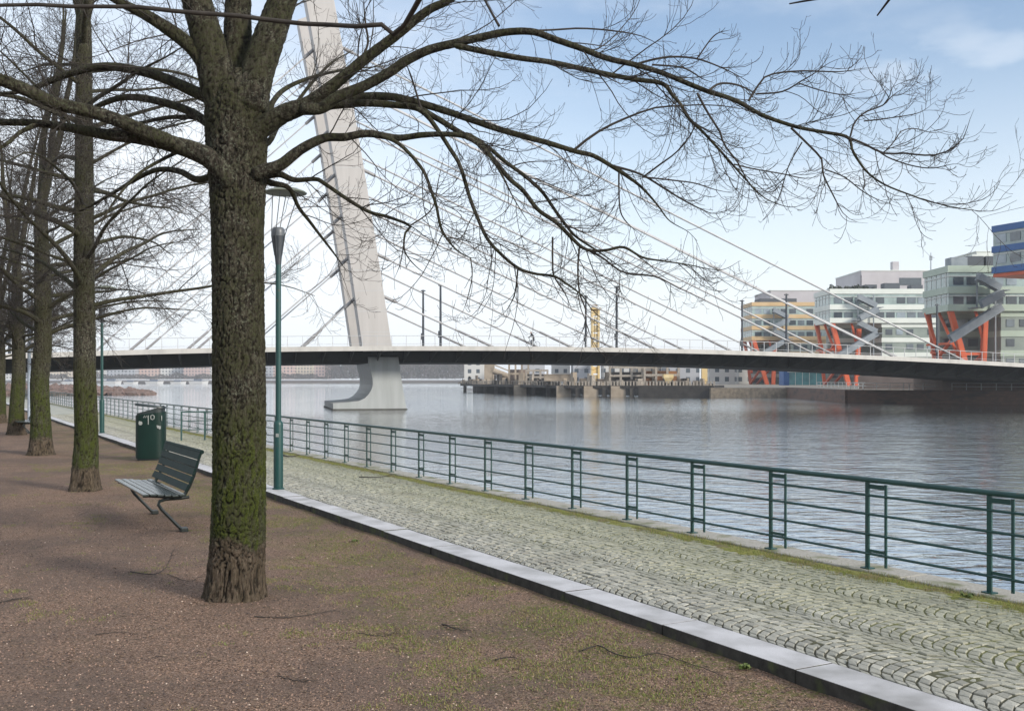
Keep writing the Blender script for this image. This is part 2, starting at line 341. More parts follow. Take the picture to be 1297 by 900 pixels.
def cobbles(s0, s1, t0, t1):
    ncol = 3; Wc = (t1 - t0) / ncol; Rr = Wc * .575; quads = []; row = .098
    half = math.asin(Wc / 2 / Rr)
    for ci in range(ncol):
        tc_ = t0 + (ci + .5) * Wc
        k = int((s1 - s0) / row)
        off = 0
        for r in range(k):
            sb = s0 + r * row + off - Rr * .75
            nst = int(2 * half * Rr / .102)
            jit = rng.uniform(-.3, .3)
            edges = np.linspace(-half, half, nst + 1); edges[1:-1] += rng.uniform(-.012, .012, nst - 1) / Rr + jit * .03
            for i in range(nst):
                a, b = edges[i] + .0062 / Rr, edges[i + 1] - .0062 / Rr
                # curved rows: rows stacked along s; each cell between arc at sb and at sb+row
                g0, g1 = .0068, row - .0068
                def P(an, ds): return (tc_ + Rr * math.sin(an), sb + Rr * math.cos(an) + ds)
                q = [P(a, g0), P(b, g0), P(b, g1), P(a, g1)]
                if min(x[1] for x in q) < s0 or max(x[1] for x in q) > s1: continue
                quads.append(q)
    return np.array(quads)
Q = cobbles(2.0, 62, 5.372, 7.98)
nq = len(Q); Q = Q + rng.normal(0, .0042, Q.shape)
cen = Q.mean(1, keepdims=True)
ins = cen + (Q - cen) * .82
def st_arr(Q, z): return Q[..., 1:2] * DS + Q[..., 0:1] * DT + np.stack([np.zeros_like(z), np.zeros_like(z), z], -1)
hz = .118 + rng.normal(0, .0028, nq) + .003 * np.sin(Q[:, 0, 1] * .9) * np.cos(Q[:, 0, 0] * 2.1)
tilt = rng.normal(0, .0024, (nq, 4))
cen_v = st_arr(cen, (hz + .0015)[:, None])
top = st_arr(ins, hz[:, None] + tilt); mid_ = st_arr(cen + (Q - cen) * .95, (hz - .0045)[:, None] + tilt * .5); bot = st_arr(Q, np.full((nq, 4), .08))
V = np.concatenate([top, mid_, bot, cen_v], 1).reshape(-1, 3)   # 13 per stone
base = (np.arange(nq) * 13)[:, None, None]
tri = []; quad = []
for i in range(4):
    j = (i + 1) % 4; quad.append([i, 4 + i, 4 + j, j]); quad.append([4 + i, 8 + i, 8 + j, 4 + j])
    tri.append([i, j, 12, 12])
fq = (np.array(quad)[None] + base).reshape(-1, 4)
ft = (np.array([[0, 1, 12], [1, 2, 12], [2, 3, 12], [3, 0, 12]])[None] + base).reshape(-1, 3)
allf = np.concatenate([fq.reshape(-1, 4)[:, [0, 1, 2]], fq.reshape(-1, 4)[:, [0, 2, 3]], ft])
o = npmesh('cobbled_path', V, allf, 3, M['cobble'], smooth=False); tag(o, kind='structure')
tone = np.repeat(np.clip(rng.normal(.5, .20, nq), 0, 1), 13).astype(np.float32)
at2 = o.data.attributes.new('tone', 'FLOAT', 'POINT'); at2.data.foreach_set('value', tone)
# far continuation of the path, too far away to tell stones
fp = MB(); A, B, C, D = st(62, 5.372, .118), st(62, 7.83, .118), st(125, 7.83, .118), st(125, 5.372, .118); fp.add([A, B, C, D], [(0, 1, 2, 3)])
M['farpath'] = mat('far_paving', (.27, .27, .23), .8, (.36, .36, .31), 3)
tag(fp.build('path', M['farpath'], fix=False), kind='structure')

# coping + quay wall
cw = MB()
for i in range(66):
    c_ = st(-3 + i * 2.0 + 1, 8.39); cw.box((c_[0], c_[1], -.01), (.40, 1.985, .28), ROTP)
tag(cw.build('quay_coping', M['coping'], bevel=.012), kind='structure')
qw = MB(); c_ = st(61, 8.24); qw.box((c_[0], c_[1], -1.6), (.60, 130, 2.9), ROTP)
M['quaywall'] = mat('quay_granite', (.16, .15, .13), .8, (.24, .22, .19), 2.5, bump=.5, bscale=12, bdist=.03)
tag(qw.build('quay_wall', M['quaywall']), kind='structure')

# moss and turf strip beside the coping
def frnd(a, b, nn): return rng.uniform(a, b, nn)
def blades(name, P, h, wd, mats, mi, bend=.5):
    k = len(P); a = frnd(0, 2 * math.pi, k); dx = np.stack([np.cos(a), np.sin(a), 0 * a], -1) * wd[:, None] / 2
    b = frnd(0, 2 * math.pi, k); ln = np.stack([np.cos(b), np.sin(b), 0 * b], -1) * (h * bend * frnd(.2, 1, k))[:, None]
    up = np.stack([0 * a, 0 * a, h], -1)
    V = np.stack([P - dx, P + dx, P + dx * .7 + up * .55 + ln * .35, P - dx * .7 + up * .55 + ln * .35, P + up + ln], 1).reshape(-1, 3)
    bs = (np.arange(k) * 5)[:, None, None]
    f = (np.array([[0, 1, 2], [0, 2, 3], [3, 2, 4]])[None] + bs).reshape(-1, 3)
    return npmesh(name, V, f, 3, mats, mi=np.repeat(mi, 3))
M['moss'] = mat('moss', (.13, .145, .025), .95, (.25, .245, .06), 25, c3=(.16, .13, .06), s3=4, lo3=.5, hi3=.65, bump=.7, bscale=60, bdist=.02)
M['grassA'] = mat('grass_blade', (.11, .165, .022), .7, (.17, .20, .04), 9)
M['grassB'] = mat('dry_blade', (.28, .25, .08), .8, (.20, .15, .07), 9)
M['litterP'] = mat('pale_litter', (.30, .22, .15), .85, (.18, .12, .08), 30)
M['litter'] = mat('leaf_litter', (.11, .06, .035), .85, (.05, .032, .024), 30, c3=(.24, .16, .09), s3=50, lo3=.55, hi3=.62)
sgs = np.arange(-3, 70, .12); tgs = np.linspace(7.84, 8.21, 8); V = []
for a in sgs:
    wob = .09 * mnoise.noise(Vector((a * .6, 0, 5))) + .05 * mnoise.noise(Vector((a * 2.5, 0, 8)))
    for j, b in enumerate(tgs):
        e = math.sin(math.pi * j / 7); bb = b + wob * (1 - j / 7)
        V.append(st(a, bb, .100 + .030 * e * (1.0 + .8 * mnoise.noise(Vector((a * 5, b * 12, 1))))))
idx = np.arange(len(sgs) * 8).reshape(len(sgs), 8)
Fq = np.stack([idx[:-1, :-1], idx[:-1, 1:], idx[1:, 1:], idx[1:, :-1]], -1).reshape(-1, 4)
tag(npmesh('moss_strip', V, Fq, 4, M['moss'], smooth=True), kind='stuff', label='strip of yellow-green moss along the concrete edge under the green railing')
k = 46000; ss = 2.5 + 42 * frnd(0, 1, k) ** 1.6; tt = 8.02 + rng.normal(0, .12, k)
keep = np.array([mnoise.noise(Vector((a * 1.3, b * 4, 2))) > -.15 for a, b in zip(ss, tt)]) & (tt < 8.27)
ss, tt = ss[keep], tt[keep]; k = len(ss)
P = ss[:, None] * DS + tt[:, None] * DT; P[:, 2] = .115
tag(blades('verge_grass', P, frnd(.012, .05, k), frnd(.002, .005, k), [M['grassA'], M['grassB']], (frnd(0, 1, k) < .6).astype(int)), kind='stuff', label='short dry grass growing in the moss beside the railing')

# gravel grains
k = 52000; Y = 3.0 + 15 * frnd(0, 1, k) ** 1.5; X = frnd(-.56, .52, k) * Y
tt = X * DT[0] + Y * DT[1]; kp = tt < 4.97; X, Y = X[kp], Y[kp]; k = len(X)
Z = np.array([gh(a, b) for a, b in zip(X, Y)])
sz = frnd(.003, .011, k)
octv = np.array([[1, 0, 0], [0, 1, 0], [-1, 0, 0], [0, -1, 0], [0, 0, .8]], float)
V = np.stack([X, Y, Z + .0005], -1)[:, None, :] + octv[None] * sz[:, None, None] * frnd(.6, 1.3, (k * 5)).reshape(k, 5)[:, :, None] 
f = (np.array([[0, 1, 4], [1, 2, 4], [2, 3, 4], [3, 0, 4]])[None] + (np.arange(k) * 5)[:, None, None]).reshape(-1, 3)
M['grainA'] = mat('grain_red', (.20, .125, .09), .9, (.32, .215, .165), 50); M['grainB'] = mat('grain_pale', (.46, .36, .29), .9); M['grainC'] = mat('grain_dark', (.06, .045, .04), .9)
tag(npmesh('gravel', V.reshape(-1, 3), f, 3, [M['grainA'], M['grainB'], M['grainC']], mi=np.repeat(rng.choice(3, k, p=[.57, .02, .41]), 4)), kind='stuff', label='loose crushed granite grains on the park ground')
# leaf litter flakes
k = 70000; Y = 3.2 + 22 * frnd(0, 1, k) ** 1.5; X = frnd(-.56, .5, k) * Y; tt = X * DT[0] + Y * DT[1]
kp = (tt < 4.95) & (np.array([mnoise.noise(Vector((a * .8, b * .8, 7))) for a, b in zip(X, Y)]) + (tt - 3) * .10 > -.22 + .3 * frnd(-1, 1, len(X))); X, Y = X[kp], Y[kp]; k = len(X)
Z = np.array([gh(a, b) for a, b in zip(X, Y)]) + .004; a = frnd(0, 6.28, k); r_ = frnd(.003, .011, k)
V = np.stack([np.stack([X + r_ * np.cos(a + j * 1.57) * (1.6 if j % 2 == 0 else .6), Y + r_ * np.sin(a + j * 1.57) * (1.6 if j % 2 == 0 else .6), Z + frnd(-.002, .006, k)], -1) for j in range(4)], 1)
f = (np.array([[0, 1, 2], [0, 2, 3]])[None] + (np.arange(k) * 4)[:, None, None]).reshape(-1, 3)
tag(npmesh('leaf_litter', V.reshape(-1, 3), f, 3, [M['litter'], M['litterP']], mi=np.repeat((frnd(0, 1, k) < .35).astype(int), 2)), kind='stuff', label='scattered scraps of dead brown leaves on the gravel')
# grass patches
k = 700000; Y = 3.3 + 22 * frnd(0, 1, k) ** 1.35; X = frnd(-.5, .55, k) * Y; tt = X * DT[0] + Y * DT[1]; ss = X * DS[0] + Y * DS[1]
pre = (tt < 4.9) & (tt > .6); X, Y, tt, ss = X[pre], Y[pre], tt[pre], ss[pre]
d = np.array([mnoise.noise(Vector((a * .9, b * .9, 11))) + .8 * mnoise.noise(Vector((a * 4.2, b * 4.2, 4))) for a, b in zip(X, Y)])
wt = np.clip((tt - 2.6) / 1.2, 0, 1) * np.clip((5.0 - tt) / .5, .35, 1)
wt = wt + .9 * (ss > 24) * (tt > 2)
wt *= np.where(ss < 4.5, 1.25, 1.0)
kp = d + (wt - 1) * .62 > -.04 + .20 * frnd(-1, 1, len(d)); X, Y = X[kp], Y[kp]; k = len(X)
P = np.stack([X, Y, np.array([gh(a, b) for a, b in zip(X, Y)]) - .002], -1)
tag(blades('grass', P, frnd(.006, .026, k), frnd(.003, .006, k), [M['grassA'], M['grassB']], (frnd(0, 1, k) < .42).astype(int), .9), kind='stuff', label='thin tufts of short grass coming through the gravel near the kerb')

# =========================================================================== RAILING
rail = empty('railing', st(3, 8.3, .13)); rail.rotation_euler = (0, 0, ROTP)
tag(rail, 'long teal green railing of round top rail and four bars along the quay edge', 'railing')
RL = 118.0
mb = MB(); mb.tube([(0, -.8, .9), (0, RL, .9)], .027, 12); mb.build('top_rail', M['teal'], rail, smooth=True)
for hgt in (.153, .347, .552, .744):
    mb = MB(); mb.tube([(.0, -.8, hgt), (.0, RL, hgt)], .0135, 8); mb.build('rail', M['teal'], rail, smooth=True)
def post_mb():
    q = MB(); q.box((0, 0, .44), (.018, .048, .875)); q.box((0, -.2325, .4525), (.014, .028, .83))
    q.box((0, -.116, .835), (.012, .19, .045)); q.box((0, -.116, .185), (.012, .19, .03)); q.box((0, 0, .006), (.09, .11, .012))
    q.tube([(.032, .04, .01), (.032, .04, .022)], .007, 6); q.tube([(-.032, -.04, .01), (-.032, -.04, .022)], .007, 6)
    return q
p0 = post_mb().build('post', M['teal'], rail); s0 = 6.105 - 3 - 1.3995 * 2
p0.location = (0, s0, 0)
for i in range(1, 84):
    q = cp(p0, rail); q.location = (0, s0 + i * 1.3995, 0)
# short return railing across the edge by the bin
sr = empty('railing', st(33.6, 6.8, .12)); sr.rotation_euler = (0, 0, ROTP)
tag(sr, 'short teal railing standing square to the long one behind the litter bin', 'railing')
for hgt, r_ in ((.9, .024), (.62, .014), (.34, .014)):
    q = MB(); q.tube([(0, 0, hgt), (1.46, 0, hgt)], r_, 8); q.build('top_rail' if hgt > .8 else 'rail', M['teal'], sr, smooth=True)
for x in (0.0, .72):
    q = MB(); q.box((x, 0, .45), (.05, .03, .89)); q.build('post', M['teal'], sr)

# =========================================================================== STREET LAMPS
def make_lamp(loc):
    e = empty('street_lamp', loc)
    q = MB(); q.lathe((0, 0, 0), [(.105, 0), (.105, .02), (.083, .03), (.083, 1.13), (.078, 1.17), (.055, 1.2)], 20); q.build('base_sleeve', M['teal'], e, smooth=True)
    q = MB(); q.lathe((0, 0, 0), [(.05, 1.19), (.048, 3.95)], 16); q.build('pole', M['teal'], e, smooth=True)
    q = MB(); q.lathe((0, 0, 0), [(.050, 3.94), (.055, 4.0), (.075, 4.2), (.108, 4.44)], 20); q.build('lamp_cone', M['lamp_head'], e, smooth=True)
    q = MB(); q.lathe((0, 0, 0), [(.112, 4.44), (.114, 4.50), (.108, 4.56), (.085, 4.59)], 20); q.build('lamp_cap', M['disc'] if False else M['galvd'], e, smooth=True)
    q = MB(); q.lathe((.13, .0, 5.20), [(.05, .085), (.20, .075), (.33, .03), (.37, .0), (.36, -.012), (.15, -.02), (.03, -.02)], 28); q.build('reflector_disc', M['disc'], e, smooth=True)
    for a in (math.pi / 2 + .2, math.pi, 3 * math.pi / 2 - .2, -.15):
        q = MB(); q.tube([(.065 * math.cos(a), .065 * math.sin(a), 4.10), (.12 * math.cos(a), .12 * math.sin(a), 4.45), (.13 + .23 * math.cos(a), .23 * math.sin(a), 5.19)], .008, 6); q.build('support_rod', M['lamp_head'], e)
    return e
M['galvd'] = mat('cap_grey', (.09, .10, .11), .4, (.13, .14, .15), 8)
lm = make_lamp(st(18.0, 5.30, .12)); tag(lm, 'tall teal street lamp with reflector disc on the kerb just right of the mossy trunk', 'street lamp', 'teal street lamps along the kerb')
l2 = copy_tree(lm); l2.location = tuple(st(39.9, 5.30, .12)); tag(l2, 'farther teal street lamp on the kerb between the second tree and the litter bin')
q = MB(); q.box((.0, -.086, .95), (.05, .006, .06)); q.build('sticker', M['sticker'], lm)
def pole_pt(px, v): return ground(px, v, 0)
for px, v, h, lab in ((37, 535, 8.2, 'pale grey steel pole seen between the third and fourth trees'), (3, 532, 5.9, 'pale grey steel pole at the far left edge beyond the fourth tree')):
    e = empty('steel_pole', pole_pt(px, v)); tag(e, lab, 'pole')
    q = MB(); q.lathe((0, 0, 0), [(.075, 0), (.075, h), (.03, h + .03)], 14); q.build('shaft', M['galv'], e, smooth=True)
    q = MB(); q.box((0, 0, .02), (.36, .36, .04)); q.build('base_plate', M['iron'], e)

# =========================================================================== BENCHES
M['seatsheen'] = mat('wet_sheen_slat', (.03, .045, .042), .22, (.05, .065, .062), 7, spec=1.0)  # wet gloss; base colour also raised to imitate sky reflected in the seat
def make_bench(loc):
    e = empty('park_bench', loc, ROTP)      # local x = t (towards water), y = s
    Lb = 2.45
    seat = [(-.48, .530), (-.385, .528), (-.29, .520), (-.195, .508), (-.10, .500), (-.01, .508)]
    for x, z in seat:
        q = MB(); q.box((x, 0, z), (.078, Lb, .026)); q.build('seat_slat', M['seatsheen'], e, bevel=.006)
    back = [(.055, .60, 62), (.105, .705, 66), (.145, .81, 70), (.18, .915, 73), (.213, 1.02, 70)]
    for x, z, a in back:
        co, si = math.cos(R(a)), math.sin(R(a)); hw = .046
        q = MB(); q.bar((x, -Lb / 2, z), (x, Lb / 2, z), .026, .10, up=(co, 0, si)); q.build('back_slat', M['benchgreen'], e, bevel=.006)
    q = MB(); q.tube([(.245, -Lb / 2, 1.075), (.245, Lb / 2, 1.075)], .03, 10); q.build('back_slat', M['benchgreen'], e, smooth=True)
    for y in (-Lb / 2 + .12, Lb / 2 - .2):
        q = MB(); P = [(-.50, .505), (-.40, .506), (-.2, .485), (-.05, .478), (.04, .50), (.10, .60), (.16, .74), (.205, .88), (.235, .99), (.262, 1.05)]
        q.tube([(x, y, z) for x, z in P], [.014, .02, .024, .026, .026, .024, .022, .02, .018, .014], 8); q.build('side_frame', M['iron'], e, smooth=True)
        q = MB(); P = [(.10, .468), (-.02, .455), (-.20, .452), (-.285, .43), (-.30, .385), (-.26, .32), (-.02, .055), (.02, .02)]
        q.tube([(x, y, z) for x, z in P], .022, 8); q.build('leg', M['iron'], e, smooth=True)
        q = MB(); q.box((.03, y, .03), (.10, .13, .06)); q.build('foot', M['iron'], e, bevel=.01)
    return e
bench = make_bench(st(15.575, 2.93, -.01)); tag(bench, 'green slatted park bench on the gravel between the mossy tree and the second tree', 'bench', 'green park benches under the trees')
b2 = copy_tree(bench); b2.location = tuple(st(42.6, 3.15, -.01)); tag(b2, 'far park bench half hidden behind the third tree')

# =========================================================================== LITTER BIN
e = empty('litter_bin', st(27.4, 4.80, 0.02), R(12)); tag(e, 'dark green litter bin with slanted lid and white stickers beside the kerb', 'litter bin')
def oval(w_, d_, n_=32, pw=3.2):
    out = []
    for j in range(n_):
        a = 2 * math.pi * j / n_; c_, s_ = math.cos(a), math.sin(a)
        out.append((w_ / 2 * math.copysign(abs(c_) ** (2 / pw), c_), d_ / 2 * math.copysign(abs(s_) ** (2 / pw), s_)))
    return out
ov = oval(.72, .56); q = MB(); k = len(ov)
vs = [(x, y, .05) for x, y in ov] + [(x, y, 1.13 + (x + .36) * .12) for x, y in ov]
q.add(vs, [(i, (i + 1) % k, k + (i + 1) % k, k + i) for i in range(k)] + [tuple(range(k))[::-1], tuple(range(k, 2 * k))]); q.build('body', M['bin'], e, smooth=True)
q = MB(); ov2 = oval(.66, .50); q.add([(x, y, 0) for x, y in ov2] + [(x, y, .055) for x, y in ov2], [(i, (i + 1) % k, k + (i + 1) % k, k + i) for i in range(k)] + [tuple(range(k))[::-1], tuple(range(k, 2 * k))]); q.build('plinth', M['iron'], e)
ov3 = oval(.76, .60); q = MB()
vs = [(x, y, 1.375 - (x + .38) * .11) for x, y in ov3] + [(x * .98, y * .98, 1.43 - (x + .38) * .13) for x, y in ov3]
q.add(vs, [(i, (i + 1) % k, k + (i + 1) % k, k + i) for i in range(k)] + [tuple(range(k))[::-1], tuple(range(k, 2 * k))]); q.build('lid', M['bindark'], e, smooth=True)
q = MB(); vs = [(x * .93 , y * .93, 1.12 + (x + .36) * .12) for x, y in ov if True] + [(x * .93, y * .93, max(1.13 + (x + .36) * .12, 1.17 + (x + .36) * .26)) for x, y in ov]
q.add(vs, [(i, (i + 1) % k, k + (i + 1) % k, k + i) for i in range(k)] + [tuple(range(k, 2 * k))]); q.build('inner_rim', M['bindark'], e, smooth=True)
for x, y in ((.27, -.17), (.27, .17)):
    q = MB(); q.box((x, y, 1.26), (.05, .04, .2)); q.build('lid_bracket', M['bindark'], e)
# stickers and scrawl on the front
yf = -.2825
def poly_sticker(pts): 
    q = MB(); q.prism([(x, yf, z) for x, z in pts], (0, .004, 0)); return q.build('sticker', M['sticker'], e)
poly_sticker([(-.25, .99), (-.18, .97), (-.165, .93), (-.19, .89), (-.24, .885), (-.26, .93)])
poly_sticker([(.17, .88), (.27, .86), (.27, .80), (.245, .77), (.22, .80), (.18, .81)])
poly_sticker([(.278, 1.12), (.30, 1.12), (.30, .99), (.282, 1.0)])
for P in ([(-.14, 1.07), (-.12, 1.12), (-.09, 1.07), (-.07, 1.12), (-.045, 1.07), (-.03, 1.13), (-.03, .90)], [(.03, 1.04), (.07, 1.02), (.11, 1.05), (.11, 1.11), (.07, 1.14), (.03, 1.12), (.03, 1.05)]):
    q = MB(); q.tube([(x, yf, z) for x, z in P], .012, 6); q.build('scrawl', M['sticker'], e)

# =========================================================================== TREES
def bark(name, moss_lo=0, moss_hi=0, mossamt=1.0):
    m = bpy.data.materials.new(name); m.use_nodes = True; global n, l, g
    n, l = nodes_of(m); p = n['Principled BSDF']; p.inputs['Roughness'].default_value = .93; p.inputs['Specular IOR Level'].default_value = .2
    g = n.new('ShaderNodeNewGeometry'); mpn = n.new('ShaderNodeMapping'); mpn.inputs['Scale'].default_value = (1, 1, .28); l.new(g.outputs['Position'], mpn.inputs[0])
    def tx(sc, de, raw=False, ro=.6):
        t = n.new('ShaderNodeTexNoise'); t.inputs['Scale'].default_value = sc; t.inputs['Detail'].default_value = de; t.inputs['Roughness'].default_value = ro
        l.new(g.outputs['Position'] if raw else mpn.outputs[0], t.inputs['Vector']); return t.outputs['Fac']
    ridge = tx(30, 8, ro=.75); lich = tx(42, 6, True, .75); lp = tx(3.2, 4, True)
    c = ramp(ridge, [(.38, (.009, .008, .006)), (.49, (.034, .028, .021)), (.62, (.085, .074, .057))])
    c = mixc(mrange(lich, .51, .61, 0, .8), c, (.155, .165, .12))
    pa_ = n.new('ShaderNodeAttribute'); pa_.attribute_name = 'plate'
    mul = n.new('ShaderNodeMath'); mul.operation = 'MULTIPLY'; l.new(mrange(lp, .35, .6), mul.inputs[0]); l.new(mrange(lich, .38, .58), mul.inputs[1])
    c = mixc(mul.outputs[0], c, (.048, .050, .024))
    if moss_hi:
        sp = n.new('ShaderNodeSeparateXYZ'); l.new(g.outputs['Position'], sp.inputs[0])
        w_ = n.new('ShaderNodeMath'); w_.operation = 'MULTIPLY_ADD'; l.new(tx(3.0, 5, True), w_.inputs[0]); w_.inputs[1].default_value = .7; l.new(sp.outputs['Z'], w_.inputs[2])
        up = mrange(w_.outputs[0], moss_lo + .30, moss_lo + .40); dn = mrange(w_.outputs[0], moss_hi, moss_hi + .9, 1, 0)
        mm = n.new('ShaderNodeMath'); mm.operation = 'MULTIPLY'; l.new(up, mm.inputs[0]); l.new(dn, mm.inputs[1])
        m3 = n.new('ShaderNodeMath'); m3.operation = 'MULTIPLY'; l.new(mm.outputs[0], m3.inputs[0]); l.new(mrange(tx(14, 6, False, .7), .40, .58, .15, mossamt), m3.inputs[1])
        c = mixc(m3.outputs[0], c, mixc(mrange(tx(70, 3, True), .35, .7), (.028, .040, .005), (.075, .092, .013)))
        # bare brown foot below the moss
        c = mixc(mrange(w_.outputs[0], moss_lo + .25, moss_lo + .40, .75, 0), c, ramp(ridge, [(.36, (.02, .014, .01)), (.5, (.09, .066, .047)), (.66, (.17, .13, .095))]))
    c = mixc(mrange(pa_.outputs['Fac'], .15, .85, .85, 0), c, (.010, .008, .006))
    l.new(c, p.inputs['Base Color'])
    bn = n.new('ShaderNodeBump'); bn.inputs['Strength'].default_value = 1.0; bn.inputs['Distance'].default_value = .03; l.new(ridge, bn.inputs['Height'])
    b2_ = n.new('ShaderNodeBump'); b2_.inputs['Strength'].default_value = .6; b2_.inputs['Distance'].default_value = .006; l.new(tx(90, 4, True), b2_.inputs['Height']); l.new(bn.outputs[0], b2_.inputs['Normal'])
    l.new(b2_.outputs[0], p.inputs['Normal'])
    return m
M['bark1'] = bark('bark_near', .52, 1.5, .85); M['bark2'] = bark('bark_row', .45, 1.9, .8); M['limb'] = bark('bark_limb')
M['twig'] = mat('twig_bark', (.022, .017, .014), .85, (.042, .035, .028), 12)

def resample(P, Rr, n_):
    P = np.array(P, float); Rr = np.array(Rr, float)
    # Catmull-Rom
    ext = np.vstack([2 * P[0] - P[1], P, 2 * P[-1] - P[-2]]); out = []; ro = []
    for i in range(len(P) - 1):
        a, b, c_, d_ = ext[i:i + 4]
        for u in np.linspace(0, 1, 8, endpoint=False):
            out.append(.5 * ((2 * b) + (c_ - a) * u + (2 * a - 5 * b + 4 * c_ - d_) * u * u + (3 * b - a - 3 * c_ + d_) * u ** 3)); ro.append(Rr[i] * (1 - u) + Rr[i + 1] * u)
    out.append(P[-1]); ro.append(Rr[-1]); out = np.array(out); ro = np.array(ro)
    s = np.concatenate([[0], np.cumsum(np.linalg.norm(np.diff(out, axis=0), axis=1))]); q = np.linspace(0, s[-1], n_)
    return np.stack([np.interp(q, s, out[:, k]) for k in range(3)], -1), np.interp(q, s, ro), s[-1]

def grow(P, Rd, Ln, dens, ang, lr, npt, droop, wig, flat=.6, rk=.0075, rmin=.0016, u0=.12, maxn=None, gen=rng, upcurl=.0):
    """children of a set of parents. P (N,k,3) Rd (N,k) Ln (N,). lr=(lo,hi) lengths"""
    Np, k = Rd.shape
    cnt = np.maximum(gen.poisson(np.maximum(dens * Ln, .01)), 0)
    if maxn is not None: cnt = np.minimum(cnt, maxn)
    idx = np.repeat(np.arange(Np), cnt); m_ = len(idx)
    if m_ == 0: return None
    u = gen.uniform(u0, 1, m_); f = u * (k - 1); i0 = np.minimum(f.astype(int), k - 2); fr = (f - i0)[:, None]
    p = P[idx, i0] * (1 - fr) + P[idx, i0 + 1] * fr
    T = P[idx, i0 + 1] - P[idx, i0]; T /= np.linalg.norm(T, axis=1)[:, None] + 1e-9
    pr = Rd[idx, i0]
    rn = gen.normal(0, 1, (m_, 3)); rn[:, 2] *= (1 - flat)
    perp = rn - T * (rn * T).sum(1)[:, None]; perp /= np.linalg.norm(perp, axis=1)[:, None] + 1e-9
    a = R(1) * gen.uniform(ang[0], ang[1], m_)
    d = T * np.cos(a)[:, None] + perp * np.sin(a)[:, None]
    Lc = gen.uniform(lr[0], lr[1], m_) * (1.15 - .65 * u); Lc = np.minimum(Lc, Ln[idx] * .75)
    Q = np.zeros((m_, npt, 3)); Q[:, 0] = p; stp = (Lc / (npt - 1))[:, None]
    bend = gen.normal(0, wig * .5, (m_, 3))
    for j in range(1, npt):
        w_ = j / (npt - 1)
        d = d + gen.normal(0, wig, (m_, 3)) + bend
        d[:, 2] += -droop * (1 - w_) * 1.0 + upcurl * w_ * w_ * 2
        d /= np.linalg.norm(d, axis=1)[:, None]
        Q[:, j] = Q[:, j - 1] + d * stp
    r0 = np.minimum(pr * .62, np.maximum(Lc * rk, rmin)); t_ = np.linspace(0, 1, npt)[None]
    Rc = r0[:, None] * (1 - t_) + rmin * .7 * t_
    return Q, Rc, Lc
def tubes_np(P, Rd, sides):
    Nn, k, _ = P.shape
    T = np.gradient(P, axis=1); T /= np.linalg.norm(T, axis=2)[..., None] + 1e-9
    mt = T.mean(1); ref = np.where(np.abs(mt[:, 2:3]) < .8, np.array([[0, 0, 1.]]), np.array([[1., 0, 0]]))
    x = np.cross(T, ref[:, None, :]); x /= np.linalg.norm(x, axis=2)[..., None] + 1e-9; y = np.cross(T, x)
    a = np.arange(sides) * 2 * np.pi / sides
    V = P[:, :, None, :] + (x[:, :, None, :] * np.cos(a)[None, None, :, None] + y[:, :, None, :] * np.sin(a)[None, None, :, None]) * Rd[:, :, None, None]
    b = (np.arange(Nn) * k * sides)[:, None, None]; i = (np.arange(k - 1) * sides)[None, :, None]; j = np.arange(sides)[None, None, :]; j2 = (j + 1) % sides
    Fq = np.stack([b + i + j, b + i + j2, b + i + sides + j2, b + i + sides + j], -1).reshape(-1, 4)
    return V.reshape(-1, 3), Fq
def assemble(name, parts, parent, mats):
    """parts: list of (V,F,matindex)"""
    Vs, Fs, Ms = [], [], []; off = 0
    Hs = []
    for q in parts:
        V_, F_, mi_ = q[0], q[1], q[-1]; Hs.append(q[2] if len(q) == 4 else np.ones(len(V_), np.float32))
        Vs.append(V_); Fs.append(F_ + off); Ms.append(np.full(len(F_), mi_)); off += len(V_)
    o = npmesh(name, np.concatenate(Vs), np.concatenate(Fs), 4, mats, parent, np.concatenate(Ms), smooth=True)
    a_ = o.data.attributes.new('plate', 'FLOAT', 'POINT'); a_.data.foreach_set('value', np.concatenate(Hs).astype(np.float32)); return o
def fat_tube(P, Rd, sides, amp, fr, seed, lobes=0.0):
    """tube with bark: fissures cut between raised plates; returns vertices, faces and the plate height per vertex"""
    V_, F_ = tubes_np(P[None], Rd[None], sides); k = len(P); V_ = V_.reshape(k, sides, 3); H_ = np.ones((k, sides), np.float32)
    z0 = P[0][2]; nf = mnoise.noise
    for i in range(k):
        foot = min(max((.75 - (P[i][2] - z0)) / .4, 0), 1) if lobes < .05 and seed >= 3 and sides >= 40 else 0; zs = .42 * (1 - foot) + .10 * foot
        for j in range(sides):
            v = V_[i, j]; dv = v - P[i]; th = 2 * math.pi * j / sides
            a, b, c_ = v[0] * fr, v[1] * fr, v[2] * fr * zs + seed
            w1_ = nf(Vector((a * .5, b * .5, c_ * .6))) * .9
            n1 = abs(nf(Vector((a + w1_, b + w1_, c_ + w1_)))) + .45 * abs(nf(Vector((a * 2.1, b * 2.1, c_ * 2.1 + 5))))
            h = min(n1 / .30, 1.0); h = h * h * (3 - 2 * h)
            big_ = nf(Vector((math.cos(th) * 1.2, math.sin(th) * 1.2, v[2] * 1.1 + seed)))
            V_[i, j] = P[i] + dv * (1 + amp * (h - .7) + lobes * big_ + amp * .5 * nf(Vector((a * 3, b * 3, c_ * 3))))
            if foot > 0: V_[i, j] += dv * foot * foot * .16 * nf(Vector((math.cos(th) * 2.3, math.sin(th) * 2.3, seed)))
            H_[i, j] = h
    return V_.reshape(-1, 3), F_, H_.ravel()
